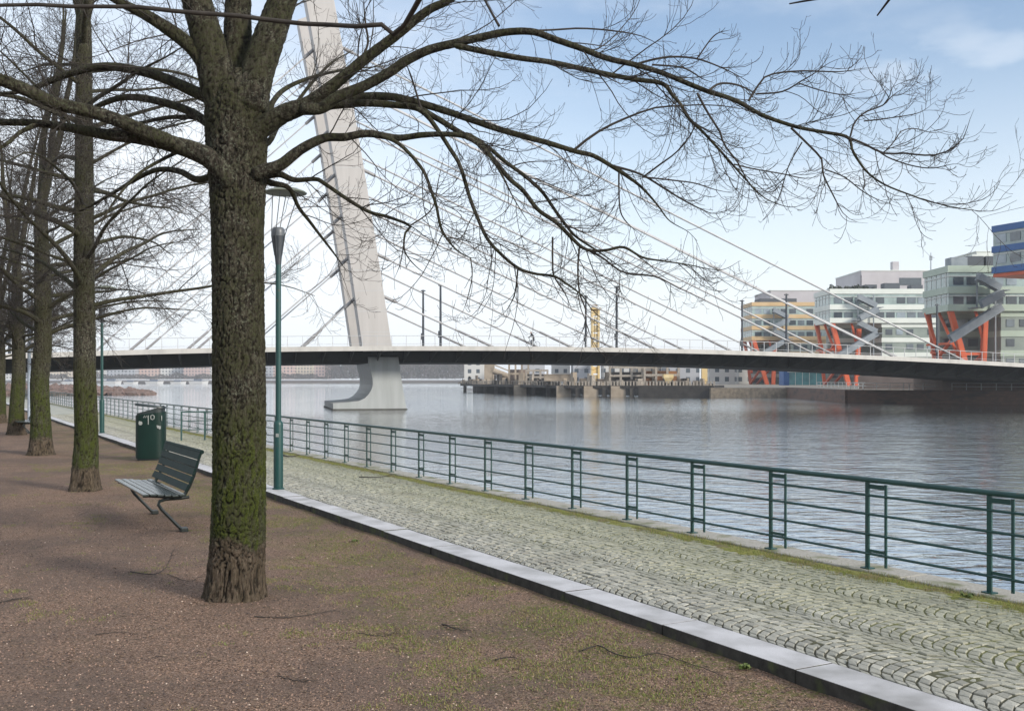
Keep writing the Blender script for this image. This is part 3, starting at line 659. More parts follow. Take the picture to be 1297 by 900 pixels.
def twiggy(P, Rd, Ln, dens=(3.2, 6, 8), lens=((.5, 1.7), (.22, .8), (.08, .34)), flat=.45, droop=.07, curl=.17, gen=rng, rmin=.0015, u0=.15, sides=(6, 4, 3)):
    out = []
    g1 = grow(P, Rd, Ln, dens[0], (28, 62), lens[0], 10, droop, .09, flat, .0062, rmin * 1.35, u0, gen=gen, upcurl=curl)
    if g1 is None: return out
    out.append((*tubes_np(g1[0], g1[1], sides[0]), 1))
    g2 = grow(*g1, dens[1], (25, 65), lens[1], 7, droop * .6, .13, flat * .6, .0055, rmin * 1.1, .1, gen=gen, upcurl=curl)
    if g2 is None: return out
    out.append((*tubes_np(g2[0], g2[1], sides[1]), 1))
    g3 = grow(*g2, dens[2], (25, 70), lens[2], 5, 0, .16, .1, .005, rmin, .1, gen=gen, upcurl=curl)
    if g3 is not None: out.append((*tubes_np(g3[0], g3[1], sides[2]), 1))
    return out

# ---- the big tree, its limbs as they stand in the photograph
TY = 9.84
def px_path(pts, d0, d1, pw=1.2):
    pts = np.array(pts, float); s = np.concatenate([[0], np.cumsum(np.hypot(*np.diff(pts[:, :2], axis=0).T))]); s /= s[-1]
    Yv = TY + d0 + (d1 - d0) * s ** pw
    P = np.stack([(pts[:, 0] - CX) / F * Yv, Yv, CAMZ - (pts[:, 1] - HZ) / F * Yv], -1)
    return P, pts[:, 2] * Yv / F
t1 = empty('tree', (0, 0, 0)); t1.location = tuple(at(299, 757, TY)); t1.location.z = 0; BASE1 = np.array(t1.location)
tag(t1, 'nearest and thickest bare tree with a green mossy trunk and low limbs over the water', 'tree', 'row of bare lime trees on the gravel')
def rel(P): return P - BASE1
Pt, Rt = px_path([(298, 764, 44), (298, 757, 40.5), (298.5, 745, 37.5), (299.5, 725, 35), (301, 690, 33.8), (303, 620, 32.5), (303, 500, 32), (302, 400, 31.3), (301, 300, 31.5), (301, 240, 34), (300, 190, 37), (299, 150, 38), (300, 118, 36), (300, 92, 24)], 0, 0)
P_, R_, L_ = resample(Pt, Rt, 560)
assemble('trunk', [(*fat_tube(rel(P_), R_, 170, .085, 24, 3, .02), 0)], t1, [M['bark1']])
limbs = [  # pts (x,y,r px), depth start, depth end, thick?
 ([(290,160,22),(278,110,23),(266,60,20),(249,0,18),(225,-80,15),(198,-200,9),(180,-300,5)], -.05, -.5, 1),
 ([(300,150,24),(301,90,20),(301,40,17),(302,0,16),(310,-110,12),(300,-230,8),(305,-330,4)], .1, .5, 1),
 ([(312,150,24),(325,95,20),(342,45,19),(358,0,17),(384,-70,13),(400,-190,8),(425,-290,4)], -.1, .3, 1),
 # B1
 ([(312,182,13),(330,163,13),(352,148,12),(372,139,11),(392,131,9.5),(427,104,7.2),(461,76,6.6),(503,44,6),(541,14,5.2),(569,0,4.8),(620,-35,4),(700,-80,2.6),(790,-110,1.4)], -.1, -1.0, 1),
 ([(380,137,9),(406,137,7.5),(427,123,7),(461,109,6.6),(496,90,6.2),(511,79,6),(541,64,5.6),(573,55.5,5.2),(615,46,4.8),(643,40.5,4.6),(675,40.5,4.3),(703,50,4.1),(735,61,3.9),(769,74,3.7),(804,82,3.5),(839,92.5,3.3),(867,104,3.2),(897,116,3.1),(931,127,2.9),(966,146,2.6),(1008,160.5,2.4),(1041,167,2.2),(1074,174,2.1),(1080,191,1.7),(1096.5,216,1.6),(1119,233,1.5),(1152,246.5,1.4),(1180,256,1.3),(1221,264.6,1.1),(1257.5,267,.9),(1288,253.5,.6)], -.25, -1.3, 0),
 ([(573,57,4),(592,61,3.9),(626.6,68,3.8),(661,74,3.6),(696,78.6,3.5),(735,86.7,3.3),(769,94,3.2),(804,100.6,3.1),(839,106,2.8),(852,121,2.3),(862,132,2.0),(871,148,1.9),(892,169,1.7),(915,194,1.5),(940,222,1.3),(963,246.5,1.1),(983,257.6,1),(1008,262,.8),(1035,248,.6)], -.5, -.9, 0),
 # B3 upper / lower / third
 ([(388,139,7),(406,137,6),(430,129.5,5.5),(458,122.6,5.2),(495,122.6,5),(527,129.5,4.8),(559.5,139,4.5),(592,150,4.2),(626.6,162,4),(661,172,3.7),(696,181.6,3.4),(730,192,3.1),(751,197,2.9),(774,210,2.6),(797,225,2.3),(813.5,238,2.0),(832,258.6,1.6),(848,279.5,1.3),(871,293,1),(883,305,.7)], .0, .7, 0),
 ([(400,136,6),(430,133,5),(465,130.7,4.8),(499,133,4.5),(527,136.5,4.2),(550,148,3.8),(573,162,3.5),(596.5,176,3.3),(615,190,3.1),(643,224,2.9),(663,242,2.8),(681.6,265.6,2.6),(705,282,2.6),(721,298,2.4),(737,313,2.1),(751,317.6,1.9),(769.5,316.5,1.8),(790,313,1.7),(813.5,325.7,1.5),(836.6,330,1.4),(871,335,1.2),(899,340.8,1),(917.6,340.8,.9),(938,330,.6)], .0, -.4, 0),
 ([(527,136,3.5),(540,146,3),(552.6,162,2.8),(569,187,2.7),(582.7,210,2.5),(594,247,2.4),(603.6,272.5,2.3),(617.5,302.6,2.2),(636,323,2.0),(656.8,339.6,1.9),(677.6,346.5,1.7),(702.5,350,1.6),(718.6,360,1.5),(737,374,1.3),(750,392,1.1),(772,412,.8)], -.2, -.7, 0),
 ([(590,168,3),(620,188,2.6),(640,205,2.5),(663,221.6,2.4),(686,242,2.2),(702.5,265.6,2),(716,284,1.9),(730,300,1.6),(760,320,1.2),(800,348,.8)], -.1, .5, 0),
 # B4
 ([(318,222,9),(334,216,8.5),(355,209,7.5),(377,192,6.6),(398,180,6),(415,174,5.4),(438,173.5,5.2),(466,169,4.9),(504,174.6,4.2),(534,171,3.8),(569,170,3.3),(589.6,173.5,2.8),(606,183,2.4),(622,200,2),(636,222,1.7),(650,250,1.4),(668,280,1.0)], -.15, -.8, 0),
 ([(480,171,3),(502,180,2.4),(520,196,2.3),(536.5,217,2.1),(545.7,240,2),(552.7,261,1.9),(559.6,291,1.7),(575.8,314,1.4),(594,325.7,1.1),(606,326,.7)], -.5, -.8, 0),
 ([(322,226,6),(340,222,5),(355,221,4.2),(373,228,3.3),(400,227,2.8),(411.6,233,2.6),(439,251.7,2.4),(467,268,2.2),(492.5,275,2),(519,286,1.6),(513,296,1.4),(513,319,1.2),(529.5,339.6,1),(550,352,.7)], .1, -.7, 0),
 ([(325,225,5),(345,232,4),(366,238,3),(378,262,2.4),(392,280,2),(401,292,1.8),(424,322,1.3),(440,345,.8)], .1, .9, 0),
 # left side
 ([(300,238,14),(287,222,13.5),(277,210,13),(256,195.5,12),(220,183,10.5),(178,174,9),(135,170.6,7),(89,162,5.5),(46,156,4.6),(0,154.6,4),(-70,150,3),(-160,170,1.6)], -.2, -.6, 1),
 ([(222,182,9),(195,172,9.5),(178,165,9),(153,154,8.5),(117,142,8),(71,131,8),(35,115,8),(0,101,7.5),(-60,85,6),(-180,80,3)], -.35, -1.3, 1),
 ([(285,140,9),(263,124,8),(242,114,7.3),(213,101,6.5),(185,92,6),(149,85,5.4),(121,85,5),(96,91,4.5),(71,99.5,4),(46,110,3.3),(10,118,2.5),(-50,115,1.5)], .0, .8, 0),
 ([(285,172,7),(263,156,6.2),(242,142,5.5),(213,131.5,5),(178,124,4.5),(153,124,4),(131,131,3.3),(110,140,2.6),(80,140,2),(40,128,1.2)], .2, 1.4, 0),
 ([(275,110,11),(252,71,9.5),(235,53,9),(213,37,8.2),(188,21,7),(160,7,5.5),(120,-15,4),(60,-50,2.5),(0,-60,1.4)], -.1, -.7, 1),
 ([(290,232,5),(270,224,4.5),(249,227.5,4.2),(227.5,217,3.8),(199,215,3.2),(171,227.5,2.6),(142,245,2.1),(100,268,1.4),(60,280,.9)], .1, 1.3, 0),
 ([(46,157,3),(25,168,2.6),(0,187,2.3),(-50,200,1.5)], -.6, -.9, 0),
 ([(285,205,4),(262,195,3),(235,190,2.6),(200,205,2.2),(170,225,1.8),(140,262,1.3),(120,300,.8)], .2, -.9, 0),
 ([(318,190,6),(340,180,4),(352,160,3),(372,135,2.4),(395,105,2),(420,80,1.5),(450,62,1)], .2, 2.2, 0),
 ([(318,170,5),(338,150,4.5),(345,130,3.6),(362,112,3),(395,98,2.2),(440,88,1.6),(490,84,.9)], .3, 2.4, 0),
 ([(288,150,5),(262,150,3.6),(235,148,3),(205,150,2.6),(160,160,2),(120,168,1.2)], .3, 2.0, 0),
]
subs = [  # finer traced boughs on the water side
 [(1077,173,1.5),(1082.6,155,1.4),(1096.5,142,1.3),(1119,133,1.1),(1130,121.6,.9),(1149,109,.6)],
 [(1119,133,.9),(1128,118,.7),(1127.6,94,.4)], [(1094,153.5,1),(1138,148,.8),(1166,142,.7),(1185,128.6,.4)],
 [(1074,174,2),(1096.5,183,1.8),(1119,194,1.6),(1146.5,194,1.5),(1169,196.6,1.4),(1194,194,1.2),(1219,177,1),(1227,155,.8),(1234,138,.4)],
 [(1110,189,1.2),(1124,199,1.1),(1152,209,1),(1180,213,.9),(1207.5,207.7,.7),(1222,209,.4)],
 [(1119,194,1),(1132,180,.9),(1142,166,.8),(1160,163,.7),(1180,168,.6),(1204,166,.4)],
 [(1002,162,1.9),(1021.6,181,1.7),(1041,202,1.6),(1042,219,1.4),(1055,246.5,1.1),(1069,271.5,.8),(1085,281,.6),(1099,282.6,.4)],
 [(1045,214.6,1.1),(1069,224,1),(1091,241,.9),(1110,252,.7),(1138,262,.4)],
 [(1016,180,1.1),(999,210,.9),(985.5,252,.7),(963,282.6,.4)],
 [(948,128,1.7),(960.5,108,1.6),(974,95,1.4),(1013,90,1.3),(1063,91,1),(1091,87,.7),(1110,85,.4)],
 [(958,119,1.4),(991,116,1.3),(1016,102,1.1),(1030,94,.9),(1050,80,.6),(1075,70,.4)],
 [(1010,105,1),(1041,115,.9),(1069,120,.8),(1096,116,.4)],
 [(727,190,2.3),(751,171,2.1),(776,157,1.9),(802,146,1.7),(829.5,136.5,1.5),(862,134,1.2),(900,133,.9),(950,140,.6),(1000,160,.4)],
 [(776,210,2),(802,217,1.8),(820,225,1.7),(843.6,240,1.5),(866.7,254,1.3),(892,266.7,1),(908,271,.8),(929,261,.4)],
 [(813.5,225,1.5),(836.6,207.8,1.4),(853,196,1.2),(866.7,182,1.1),(880,160,.8),(884,135,.6),(890,118,.4)],
 [(813.5,224,1.3),(850,228,1.2),(880,232,1),(905,240,.9),(930,245,.6)],
 [(784,216,1.5),(784,240,1.3),(786,268,1.1),(796,284,.9),(815,300,.5)],
 [(883,118,2),(896.6,143,1.8),(913,169,1.6),(917,183,1.5),(934,205,1.3),(945,226,1),(955,240,.8),(975,262,.4)],
 [(930,208,1.2),(955,214,1.1),(990,220,1),(1020,226,.9),(1041,222,.5)],
 [(804,82,2),(825,76,1.8),(850,72,1.7),(880,74,1.4),(905,82,1.2),(935,96,.9),(960,112,.5)],
 [(826,82,1.5),(865,86,1.3),(890,100,1),(905,105,.5)],
 [(643,40,1.7),(700,38,1.5),(735,36,1.4),(775,39,1.2),(810,45,1.0),(835,57,.8),(848,68,.4)],
 [(632,33,2.2),(622,15,2),(612,-5,1.8),(600,-40,1.2)], [(883,74,1.2),(905,45,1),(925,38,.6)],
 [(735,313,1.8),(760,324,1.6),(790,345,1.5),(830,350,1.3),(860,365,.9),(890,378,.5)],
 [(700,300,1.5),(700,330,1.4),(702,350,1.3),(716,372,1.1),(725,395,.6)],
 [(734,312,1.6),(732,340,1.5),(734,370,1.3),(742,395,1),(738,420,.5)],
 [(656,340,1.3),(654,360,1.2),(650,378,1),(640,395,.6)], [(596,326,1),(598,350,.9),(592,378,.7),(585,398,.4)],
 [(534,141,2.4),(528,120,1.6),(520,95,1.4),(512,75,1.0)], [(457,76,2),(466,55,1.8),(463,30,1.6),(460,0,1.4)],
 [(519,286,1.3),(540,272,1.1),(550,258,1),(555,230,.8),(562,200,.6)], [(513,296,1),(508,330,.8),(500,352,.5)],
 [(896,116,2),(912,106,1.8),(935,108,1.5),(958,119,1.4)],
]
mats_l = [M['limb'], M['twig']]
main3 = []
for pts, d0, d1, thick in limbs:
    P, Rr = px_path(pts, d0, d1); k = max(30, int(len(pts) * 5)); P, Rr, Ln = resample(P, Rr, k); Rr[-k // 4:] *= np.linspace(1, .35, len(Rr[-k // 4:]))
    main3.append((P, Rr, Ln, thick))
sub3 = []
mainpts = np.concatenate([a[0] for a in main3]); 
owner = np.concatenate([np.full(len(a[0]), i) for i, a in enumerate(main3)])
mu = np.stack([CX + mainpts[:, 0] / mainpts[:, 1] * F, HZ - (mainpts[:, 2] - CAMZ) / mainpts[:, 1] * F], -1)
for pts in subs:
    dd = np.hypot(mu[:, 0] - pts[0][0], mu[:, 1] - pts[0][1]); j = int(dd.argmin())
    if dd[j] > 14 and sub3:
        allp = np.concatenate([q[0] for q in sub3]); ao = np.concatenate([np.full(len(q[0]), q[3]) for q in sub3])
        uu = np.stack([CX + allp[:, 0] / allp[:, 1] * F, HZ - (allp[:, 2] - CAMZ) / allp[:, 1] * F], -1); d2 = np.hypot(uu[:, 0] - pts[0][0], uu[:, 1] - pts[0][1]); j2 = int(d2.argmin())
        if d2[j2] < dd[j]: y0 = allp[j2, 1] - TY; ow = ao[j2]
        else: y0 = mainpts[j, 1] - TY; ow = owner[j]
    else: y0 = mainpts[j, 1] - TY; ow = owner[j]
    P, Rr = px_path(pts, y0, y0 + random.uniform(-.6, .6)); P, Rr, Ln = resample(P, Rr, 16); Rr[-6:] *= np.linspace(1, .4, 6); sub3.append((P, Rr * .82, Ln, ow))
g1r = np.random.default_rng(21)
for i, (P, Rr, Ln, thick) in enumerate(main3):
    P = rel(P); Rr = Rr.copy(); Rr[0] *= .3
    if thick:
        P = resample(P, Rr, 170)[0]; Rr0 = Rr; Rr = np.interp(np.linspace(0, 1, 170), np.linspace(0, 1, len(Rr0)), Rr0); bk = fat_tube(P, Rr, 38, .10, 22, 3 + i * 3.1, .05)
    else: bk = fat_tube(P, Rr, 12, .06, 14, 3 + i * 3.1, .06)
    parts = [(*bk, 0)]
    # twigs (drop the ones on the thickest first stretch)
    parts += twiggy(P[None], Rr[None], np.array([Ln]), dens=(7.2, 8.2, 9.5), lens=((.3, 1.3), (.14, .6), (.06, .26)), u0=.2, gen=g1r, flat=.25, rmin=.0021)
    ms = [q for q in sub3 if q[3] == i]
    for q in ms:
        Ps = rel(q[0]); parts.append((*tubes_np(Ps[None], q[1][None], 7), 1))
        parts += twiggy(Ps[None], q[1][None], np.array([q[2]]), dens=(11, 9, 9), lens=((.14, .62), (.08, .34), (.05, .18)), u0=.12, gen=g1r, flat=.25, rmin=.0021)
    assemble('branch', parts, t1, mats_l)

# ---- procedural trees of the row
def make_tree(base, seed, label, rt=.25, H=12.5, fork=7.5, first=3.0, nb=24, fine=1.0, lean=(0, 0), rmin=.0022, prim=(3.4, 5.4)):
    gr = np.random.default_rng(seed); e = empty('tree', base); tag(e, label, 'tree', 'row of bare lime trees on the gravel')
    zs = np.array([-.06, 0, .12, .4, 1, 2, 3, 4.5, fork, fork + .4]); wob = gr.normal(0, .03, (len(zs), 2)) * np.minimum(zs, 3)[:, None] * .5; wob[:4] = 0
    P = np.stack([wob[:, 0] + lean[0] * zs / 5, wob[:, 1] + lean[1] * zs / 5, zs], -1)
    Rr = rt * np.array([1.55, 1.45, 1.28, 1.12, 1.0, .95, .92, .86, .66, .40])
    P1, R1, L1 = resample(P, Rr, 300)
    assemble('trunk', [(*fat_tube(P1, R1, 72, .08, 20, seed, .03), 0)], e, [M['bark2']])
    top = P1[-8]
    prims = []
    for i in range(3):
        az = gr.uniform(0, 6.28) + i * 2.1; Ld = H - fork; pts = [top]
        d = np.array([math.cos(az) * .22, math.sin(az) * .22, 1.0])
        for j in range(6):
            d = d / np.linalg.norm(d); pts.append(pts[-1] + d * Ld / 6); d = d + np.append(gr.normal(0, .10, 2), .08)
        prims.append((np.array(pts), np.linspace(rt * .5, .02, 7), True))
    for i in range(nb):
        u = (i + gr.uniform(0, .8)) / nb; z0 = first + (fork - first) * u ** 1.1; az = i * 2.4 + gr.uniform(-.4, .4)
        c0 = np.array([np.interp(z0, P1[:, 2], P1[:, k]) for k in range(3)]); Lp = gr.uniform(*prim) * (1 - .25 * u)
        el = R(gr.uniform(8, 38)); d = np.array([math.cos(az) * math.cos(el), math.sin(az) * math.cos(el), math.sin(el)]); pts = [c0]
        for j in range(8):
            d = d / np.linalg.norm(d); pts.append(pts[-1] + d * Lp / 8); d = d + gr.normal(0, .09, 3) + np.array([0, 0, -.045 - .03 * (j > 3)])
        prims.append((np.array(pts), np.linspace(rt * gr.uniform(.16, .28), .006, 9), False))
    for pts, rr, lead in prims:
        Pp, Rp, Lp = resample(pts, rr, 22)
        parts = [(*tubes_np(Pp[None], Rp[None], 9), 0)]
        parts += twiggy(Pp[None], Rp[None], np.array([Lp]), dens=(4.6 * (1.2 if lead else 1), 7 * fine, 6.5 * fine), lens=((.6, 2.2), (.25, .9), (.1, .4)), gen=gr, flat=.35, rmin=rmin, droop=.03, curl=.08, sides=(5, 4, 3))
        assemble('branch', parts, e, mats_l)
    return e
make_tree(st(20.7, 2.46), 5, 'second bare tree of the row, dark mossy trunk standing left of the bench', rt=.205, fork=8.3, first=3.3, nb=24, fine=.95, rmin=.0034)
make_tree(st(31.2, 2.58), 9, 'third bare tree of the row with a bench peeping out behind its foot', rt=.25, fork=6.5, first=3.2, nb=22, fine=.9, rmin=.0045)
make_tree(st(42.8, 2.7), 14, 'fourth bare tree of the row beside the pale steel poles', rt=.25, fork=6.0, first=2.9, nb=22, fine=.8, lean=(.03, 0), rmin=.006)
make_tree(st(54.0, 2.7), 23, 'farthest bare tree of the row, its crown at the left edge of the view', rt=.25, fork=5, nb=20, fine=.7, rmin=.0075)

# tree beside the viewpoint whose boughs hang into the view
t0b = st(-1.7, 2.6); e0 = empty('tree', t0b); tag(e0, 'bare tree beside the viewpoint, only its drooping boughs cross the top of the view', 'tree', 'row of bare lime trees on the gravel')
P1, R1, L1 = resample([(0, 0, -.05), (0, 0, .1), (0, 0, .5), (.02, 0, 2), (0, .02, 4), (-.02, 0, 6), (0, 0, 7.5)], [.36, .33, .28, .26, .25, .22, .16], 90)
assemble('trunk', [(*fat_tube(P1, R1, 48, .08, 20, 4, .03), 0)], e0, [M['bark2']])
def bough(pts, Ys, rpx, twd):
    P = [at(x, y, Yv) for (x, y), Yv in zip(pts, Ys)]; P = np.array(P) - t0b
    P1, R1, L1 = resample(P, np.array(rpx) * np.array(Ys) / F, 40)
    parts = [(*tubes_np(P1[None], R1[None], 9), 1)] + twiggy(P1[None], R1[None], np.array([L1]), dens=(twd, 4, 4), lens=((.15, .6), (.08, .3), (.04, .15)), gen=g1r, u0=.4, rmin=.0011)
    assemble('branch', parts, e0, mats_l)
bough([(1297, -1500), (900, -700), (519, 21), (496, 29), (461, 33.5), (427, 32), (369, 29), (300, 20), (254, 17), (208, 13), (162, 8), (104, 9), (46, 6), (0, 7), (-80, 12)], [1.2, 2.2, 4.6, 4.7, 4.8, 4.9, 5, 5, 5, 5, 5, 5, 5, 5, 5], [26, 14, 3.2, 3.1, 3.0, 2.9, 2.9, 2.9, 2.8, 2.7, 2.6, 2.5, 2.4, 2.2, 1.6], .7)
bough([(1500, -1300), (1250, -420), (1180, -90), (1140, -20), (1111, 20)], [1.4, 2.4, 3.4, 3.6, 3.7], [30, 9, 3.2, 2.2, 1.0], .5)
bough([(1500, -1100), (1200, -300), (1110, -40), (1060, -8), (1000, 5)], [1.3, 2.4, 3.5, 3.8, 4.0], [30, 9, 3.2, 2.2, .9], .5)

# =========================================================================== BRIDGE
TH = R(14); P0 = np.array([(468 - CX) / F * 120.0, 120.0]); cb, sb = math.cos(TH), math.sin(TH)
def uof(px, w_=0.0):
    k = (px - CX) / F; return (k * (P0[1] + w_ * cb) - P0[0] + w_ * sb) / (cb - k * sb)
def Yof(u, w_=0.0): return P0[1] + u * sb + w_ * cb
def zof(px, py, w_=0.0): return CAMZ - (py - HZ) / F * Yof(uof(px, w_), w_)
br = empty('bridge', (P0[0], P0[1], 0), TH)    # local x=u, y=w, z absolute
tag(br, 'cable-stayed road bridge with one leaning white pylon crossing the channel', 'bridge')
WN, WF = -5.0, 20.0
tops = [(0, 447.6), (150, 444), (270, 441.4), (400, 438.6), (520, 437.6), (640, 437.8), (700, 438.8), (800, 440.8), (930, 443.6), (1000, 446), (1100, 450), (1200, 454.8), (1297, 459.6)]
bots = [(0, 471), (270, 464), (380, 460.5), (520, 459.4), (640, 459), (930, 464.3), (1140, 474), (1297, 483)]
tu = np.array([uof(x, WN) for x, y in tops]); tz = np.array([zof(x, y, WN) for x, y in tops])
bu = np.array([uof(x, 1.0) for x, y in bots]); bz = np.array([zof(x, y, 1.0) for x, y in bots])
ct = np.polyfit(tu, tz, 3); cbm = np.polyfit(bu, bz, 3)
def ztop(u): return np.polyval(ct, np.clip(u, -46, 92))
def zbot(u): return min(np.polyval(cbm, np.clip(u, -46, 92)), ztop(u) - 1.5)
US = np.arange(-60, 112.01, 2.0)
def strip(prof):      # prof(u) -> list of (w,z); closed section swept along the deck
    q = MB(); secs = [prof(u) for u in US]; k = len(secs[0])
    vs = [(u, w_, z) for u, sec in zip(US, secs) for w_, z in sec]
    fs = [(i * k + j, i * k + (j + 1) % k, (i + 1) * k + (j + 1) % k, (i + 1) * k + j) for i in range(len(US) - 1) for j in range(k)]
    fs += [tuple(range(k))[::-1], tuple((len(US) - 1) * k + j for j in range(k))]
    q.add(vs, fs); return q
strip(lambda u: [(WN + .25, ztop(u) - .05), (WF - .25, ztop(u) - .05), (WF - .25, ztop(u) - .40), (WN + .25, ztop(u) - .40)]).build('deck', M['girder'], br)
strip(lambda u: [(WN, ztop(u)), (WN + .35, ztop(u)), (WN + .35, ztop(u) - .52), (WN, ztop(u) - .52)]).build('edge_beam', M['fascia'], br)
strip(lambda u: [(WF - .35, ztop(u)), (WF, ztop(u)), (WF, ztop(u) - .52), (WF - .35, ztop(u) - .52)]).build('edge_beam', M['fascia'], br)
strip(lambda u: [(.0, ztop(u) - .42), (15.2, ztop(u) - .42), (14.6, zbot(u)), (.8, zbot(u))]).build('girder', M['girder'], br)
for u in np.arange(-58, 108, 3.1):
    if -1.5 < u < 4: pass
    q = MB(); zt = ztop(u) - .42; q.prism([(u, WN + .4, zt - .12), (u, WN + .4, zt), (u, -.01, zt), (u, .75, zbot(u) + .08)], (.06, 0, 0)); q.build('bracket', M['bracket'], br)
# pier: side outline traced from the near face, extruded across the deck
def UZ(px, py, w_=0.0): u = uof(px, w_); return u, CAMZ - (py - HZ) / F * Yof(u, w_)
outl = [(466, 452), (467.5, 462), (470, 470), (472, 480), (472.3, 487), (470.7, 493), (467, 499), (462, 504), (455, 507.5), (440, 509.3), (422, 510.5), (422, 517), (422, 523), (515.3, 523), (514.7, 516), (510, 490), (505.5, 460), (504.5, 452)]
q = MB(); q.prism([(UZ(x, y)[0], 0, UZ(x, y)[1]) for x, y in outl], (0, 15, 0)); q.build('pier', M['pier'], br)
q = MB(); a0 = uof(421, 0); a1_ = uof(515.6, 0); q.box(((a0 + a1_) / 2, 7.5, WZ + .05), (a1_ - a0, 15.3, .22)); q.build('waterline_band', M['pierdark'], br)
# pylon legs with bevelled corners
def leg(w0, w1):
    q = MB(); lo = [(UZ(459.5, 441)[0], UZ(459.5, 441)[1] - .4), (UZ(497.5, 441)[0], UZ(497.5, 441)[1] - .4)]
    hi = [(UZ(383, -22)[0], UZ(383, -22)[1]), (UZ(417, -33)[0], UZ(417, -33)[1])]
    segs = 16; prev = None
    vs = []; ch = .06
    for i in range(segs + 1):
        f_ = i / segs; L0 = np.array(lo[0]) * (1 - f_) + np.array(hi[0]) * f_; R0 = np.array(lo[1]) * (1 - f_) + np.array(hi[1]) * f_
        bow = .25 * math.sin(math.pi * f_)
        ring = [(L0[0] + bow + ch, w0, L0[1]), (R0[0] + bow - ch, w0, R0[1]), (R0[0] + bow, w0 + ch, R0[1]), (R0[0] + bow, w1 - ch, R0[1]), (R0[0] + bow - ch, w1, R0[1]), (L0[0] + bow + ch, w1, L0[1]), (L0[0] + bow, w1 - ch, L0[1]), (L0[0] + bow, w0 + ch, L0[1])]
        vs += ring
    fs = [(i * 8 + j, i * 8 + (j + 1) % 8, (i + 1) * 8 + (j + 1) % 8, (i + 1) * 8 + j) for i in range(segs) for j in range(8)] + [tuple(range(8)), tuple(segs * 8 + j for j in range(8))]
    q.add(vs, fs); return q.build('pylon_leg', M['steel_light'], br)
leg(0, 2.6); leg(12.6, 15.2)
# panel seams on the near leg
def legx(py, side):  # px of leg edge at row py
    f_ = (441 - py) / (441 + 28); return (459.5 + (383 - 459.5) * f_) if side == 0 else (497.5 + (417 - 497.5) * f_)
for lg in br.children:
    if lg.name.startswith('pylon_leg'):
        wq = 0 if lg.name == 'pylon_leg' else 12.6
        for py in range(420, -10, -26):
            a = UZ(legx(py, 0), py); b = UZ(legx(py, 1), py); bow = .25 * math.sin(math.pi * (441 - py) / 469)
            q = MB(); q.bar((a[0] + bow + .1, wq - .004, a[1]), (b[0] + bow - .1, wq - .004, b[1]), .012, .05); s_ = q.build('panel_seam', M['railgrey'], lg)
# stays
ends_r = [627, 728, 834, 930, 1035, 1138, 1226]; pyl_r = [374, 320, 266, 212, 158, 105, 55]
ends_l = [382, 308, 236, 163, 92, 20, -50]; pyl_l = [377, 325, 271, 218, 163, 109, 58]
for (ends, pyl, side) in ((ends_r, pyl_r, 1), (ends_l, pyl_l, 0)):
    for ex, py in zip(ends, pyl):
        ud = uof(ex, 1.3); up_, zp = UZ(legx(py, side), py); up_ += .25 * math.sin(math.pi * (441 - py) / 469)
        for wq in (1.3, 13.9):
            zd = float(ztop(ud)); A_ = np.array([up_, wq, zp]); B_ = np.array([ud, wq, zd]); d_ = (B_ - A_) / np.linalg.norm(B_ - A_)
            q = MB(); q.tube([A_, B_], .12 if side else .085, 8, cap=False); cbl = q.build('stay_cable', M['cable'], br, smooth=True)
            q = MB(); q.tube([B_ - d_ * (5.0 if side else 3.2), B_ - d_ * (4.9 if side else 3.1), B_ + d_ * .3], [.10, .14, .155], 10); q.build('sleeve', M['sleeve'], cbl, smooth=True)
            q = MB(); q.tube([A_ - d_ * .5, A_ + d_ * 1.5, A_ + d_ * 1.6], [.2, .2, .14], 10); q.build('anchor_socket', M['sleeve'], cbl, smooth=True)
# bridge railing
q = MB(); pts = [(u, WN + .15, ztop(u) + 1.15) for u in US]; q.tube(pts, .035, 6); prl = q.build('railing', M['railgrey'], br)
q = MB(); q.bar((0, 0, -.6), (0, 0, .6), .06, .06); pst = None
for i in range(100):
    u = -58 + i * 1.62
    if pst is None: pst = q.build('post', M['railgrey'], prl); o = pst
    else: o = cp(pst, prl)
    o.location = (u, WN + .15, float(ztop(u)) + .55)
q = MB(); q.tube([(u, WN + .15, ztop(u) + .25) for u in US], .02, 5); q.build('lower_rail', M['railgrey'], prl)
# masts on the bridge (things of their own)
def mast(px, ytop, w_, lab, arm=1, lum=False):
    u = uof(px, w_); xy = (P0[0] + u * cb - w_ * sb, P0[1] + u * sb + w_ * cb); z0 = float(ztop(u)) - .05; zt = CAMZ - (ytop - HZ) / F * xy[1]
    e = empty('tram_mast', (xy[0], xy[1], z0), TH); tag(e, lab, 'mast', 'dark masts standing on the bridge deck')
    h = zt - z0; q = MB(); q.tube([(0, 0, 0), (0, 0, h)], [.16, .12], 10); q.build('pole', M['mast'], e, smooth=True)
    q = MB(); q.box((0, 0, h - .12), (.55, .2, .14)); q.build('bracket_head', M['mast'], e)
    q = MB(); q.box((-.12, -.1, 1.7), (.34, .3, .8)); q.build('control_box', M['mast'], e)
mast(536, 367, 10, 'dark mast just right of the pylon, left one of that pair')
mast(558, 360, 3, 'taller dark mast right of the pylon, right one of that pair')
mast(742, 374, 10, 'dark mast on the bridge just left of the yellow tower')
mast(781, 362, 3, 'dark mast on the bridge just right of the yellow tower')
mast(940, 380, 10, 'dark mast on the bridge left of the orange-banded office block')
mast(996, 372, 3, 'dark mast on the bridge in front of the orange-banded office block')
mast(1187, 385, 3, 'dark mast on the bridge in front of the green office block legs')
mast(12, 352, 3, 'dark mast on the bridge behind the fourth tree')
mast(40, 372, 10, 'dark mast on the bridge between the third and fourth trees')

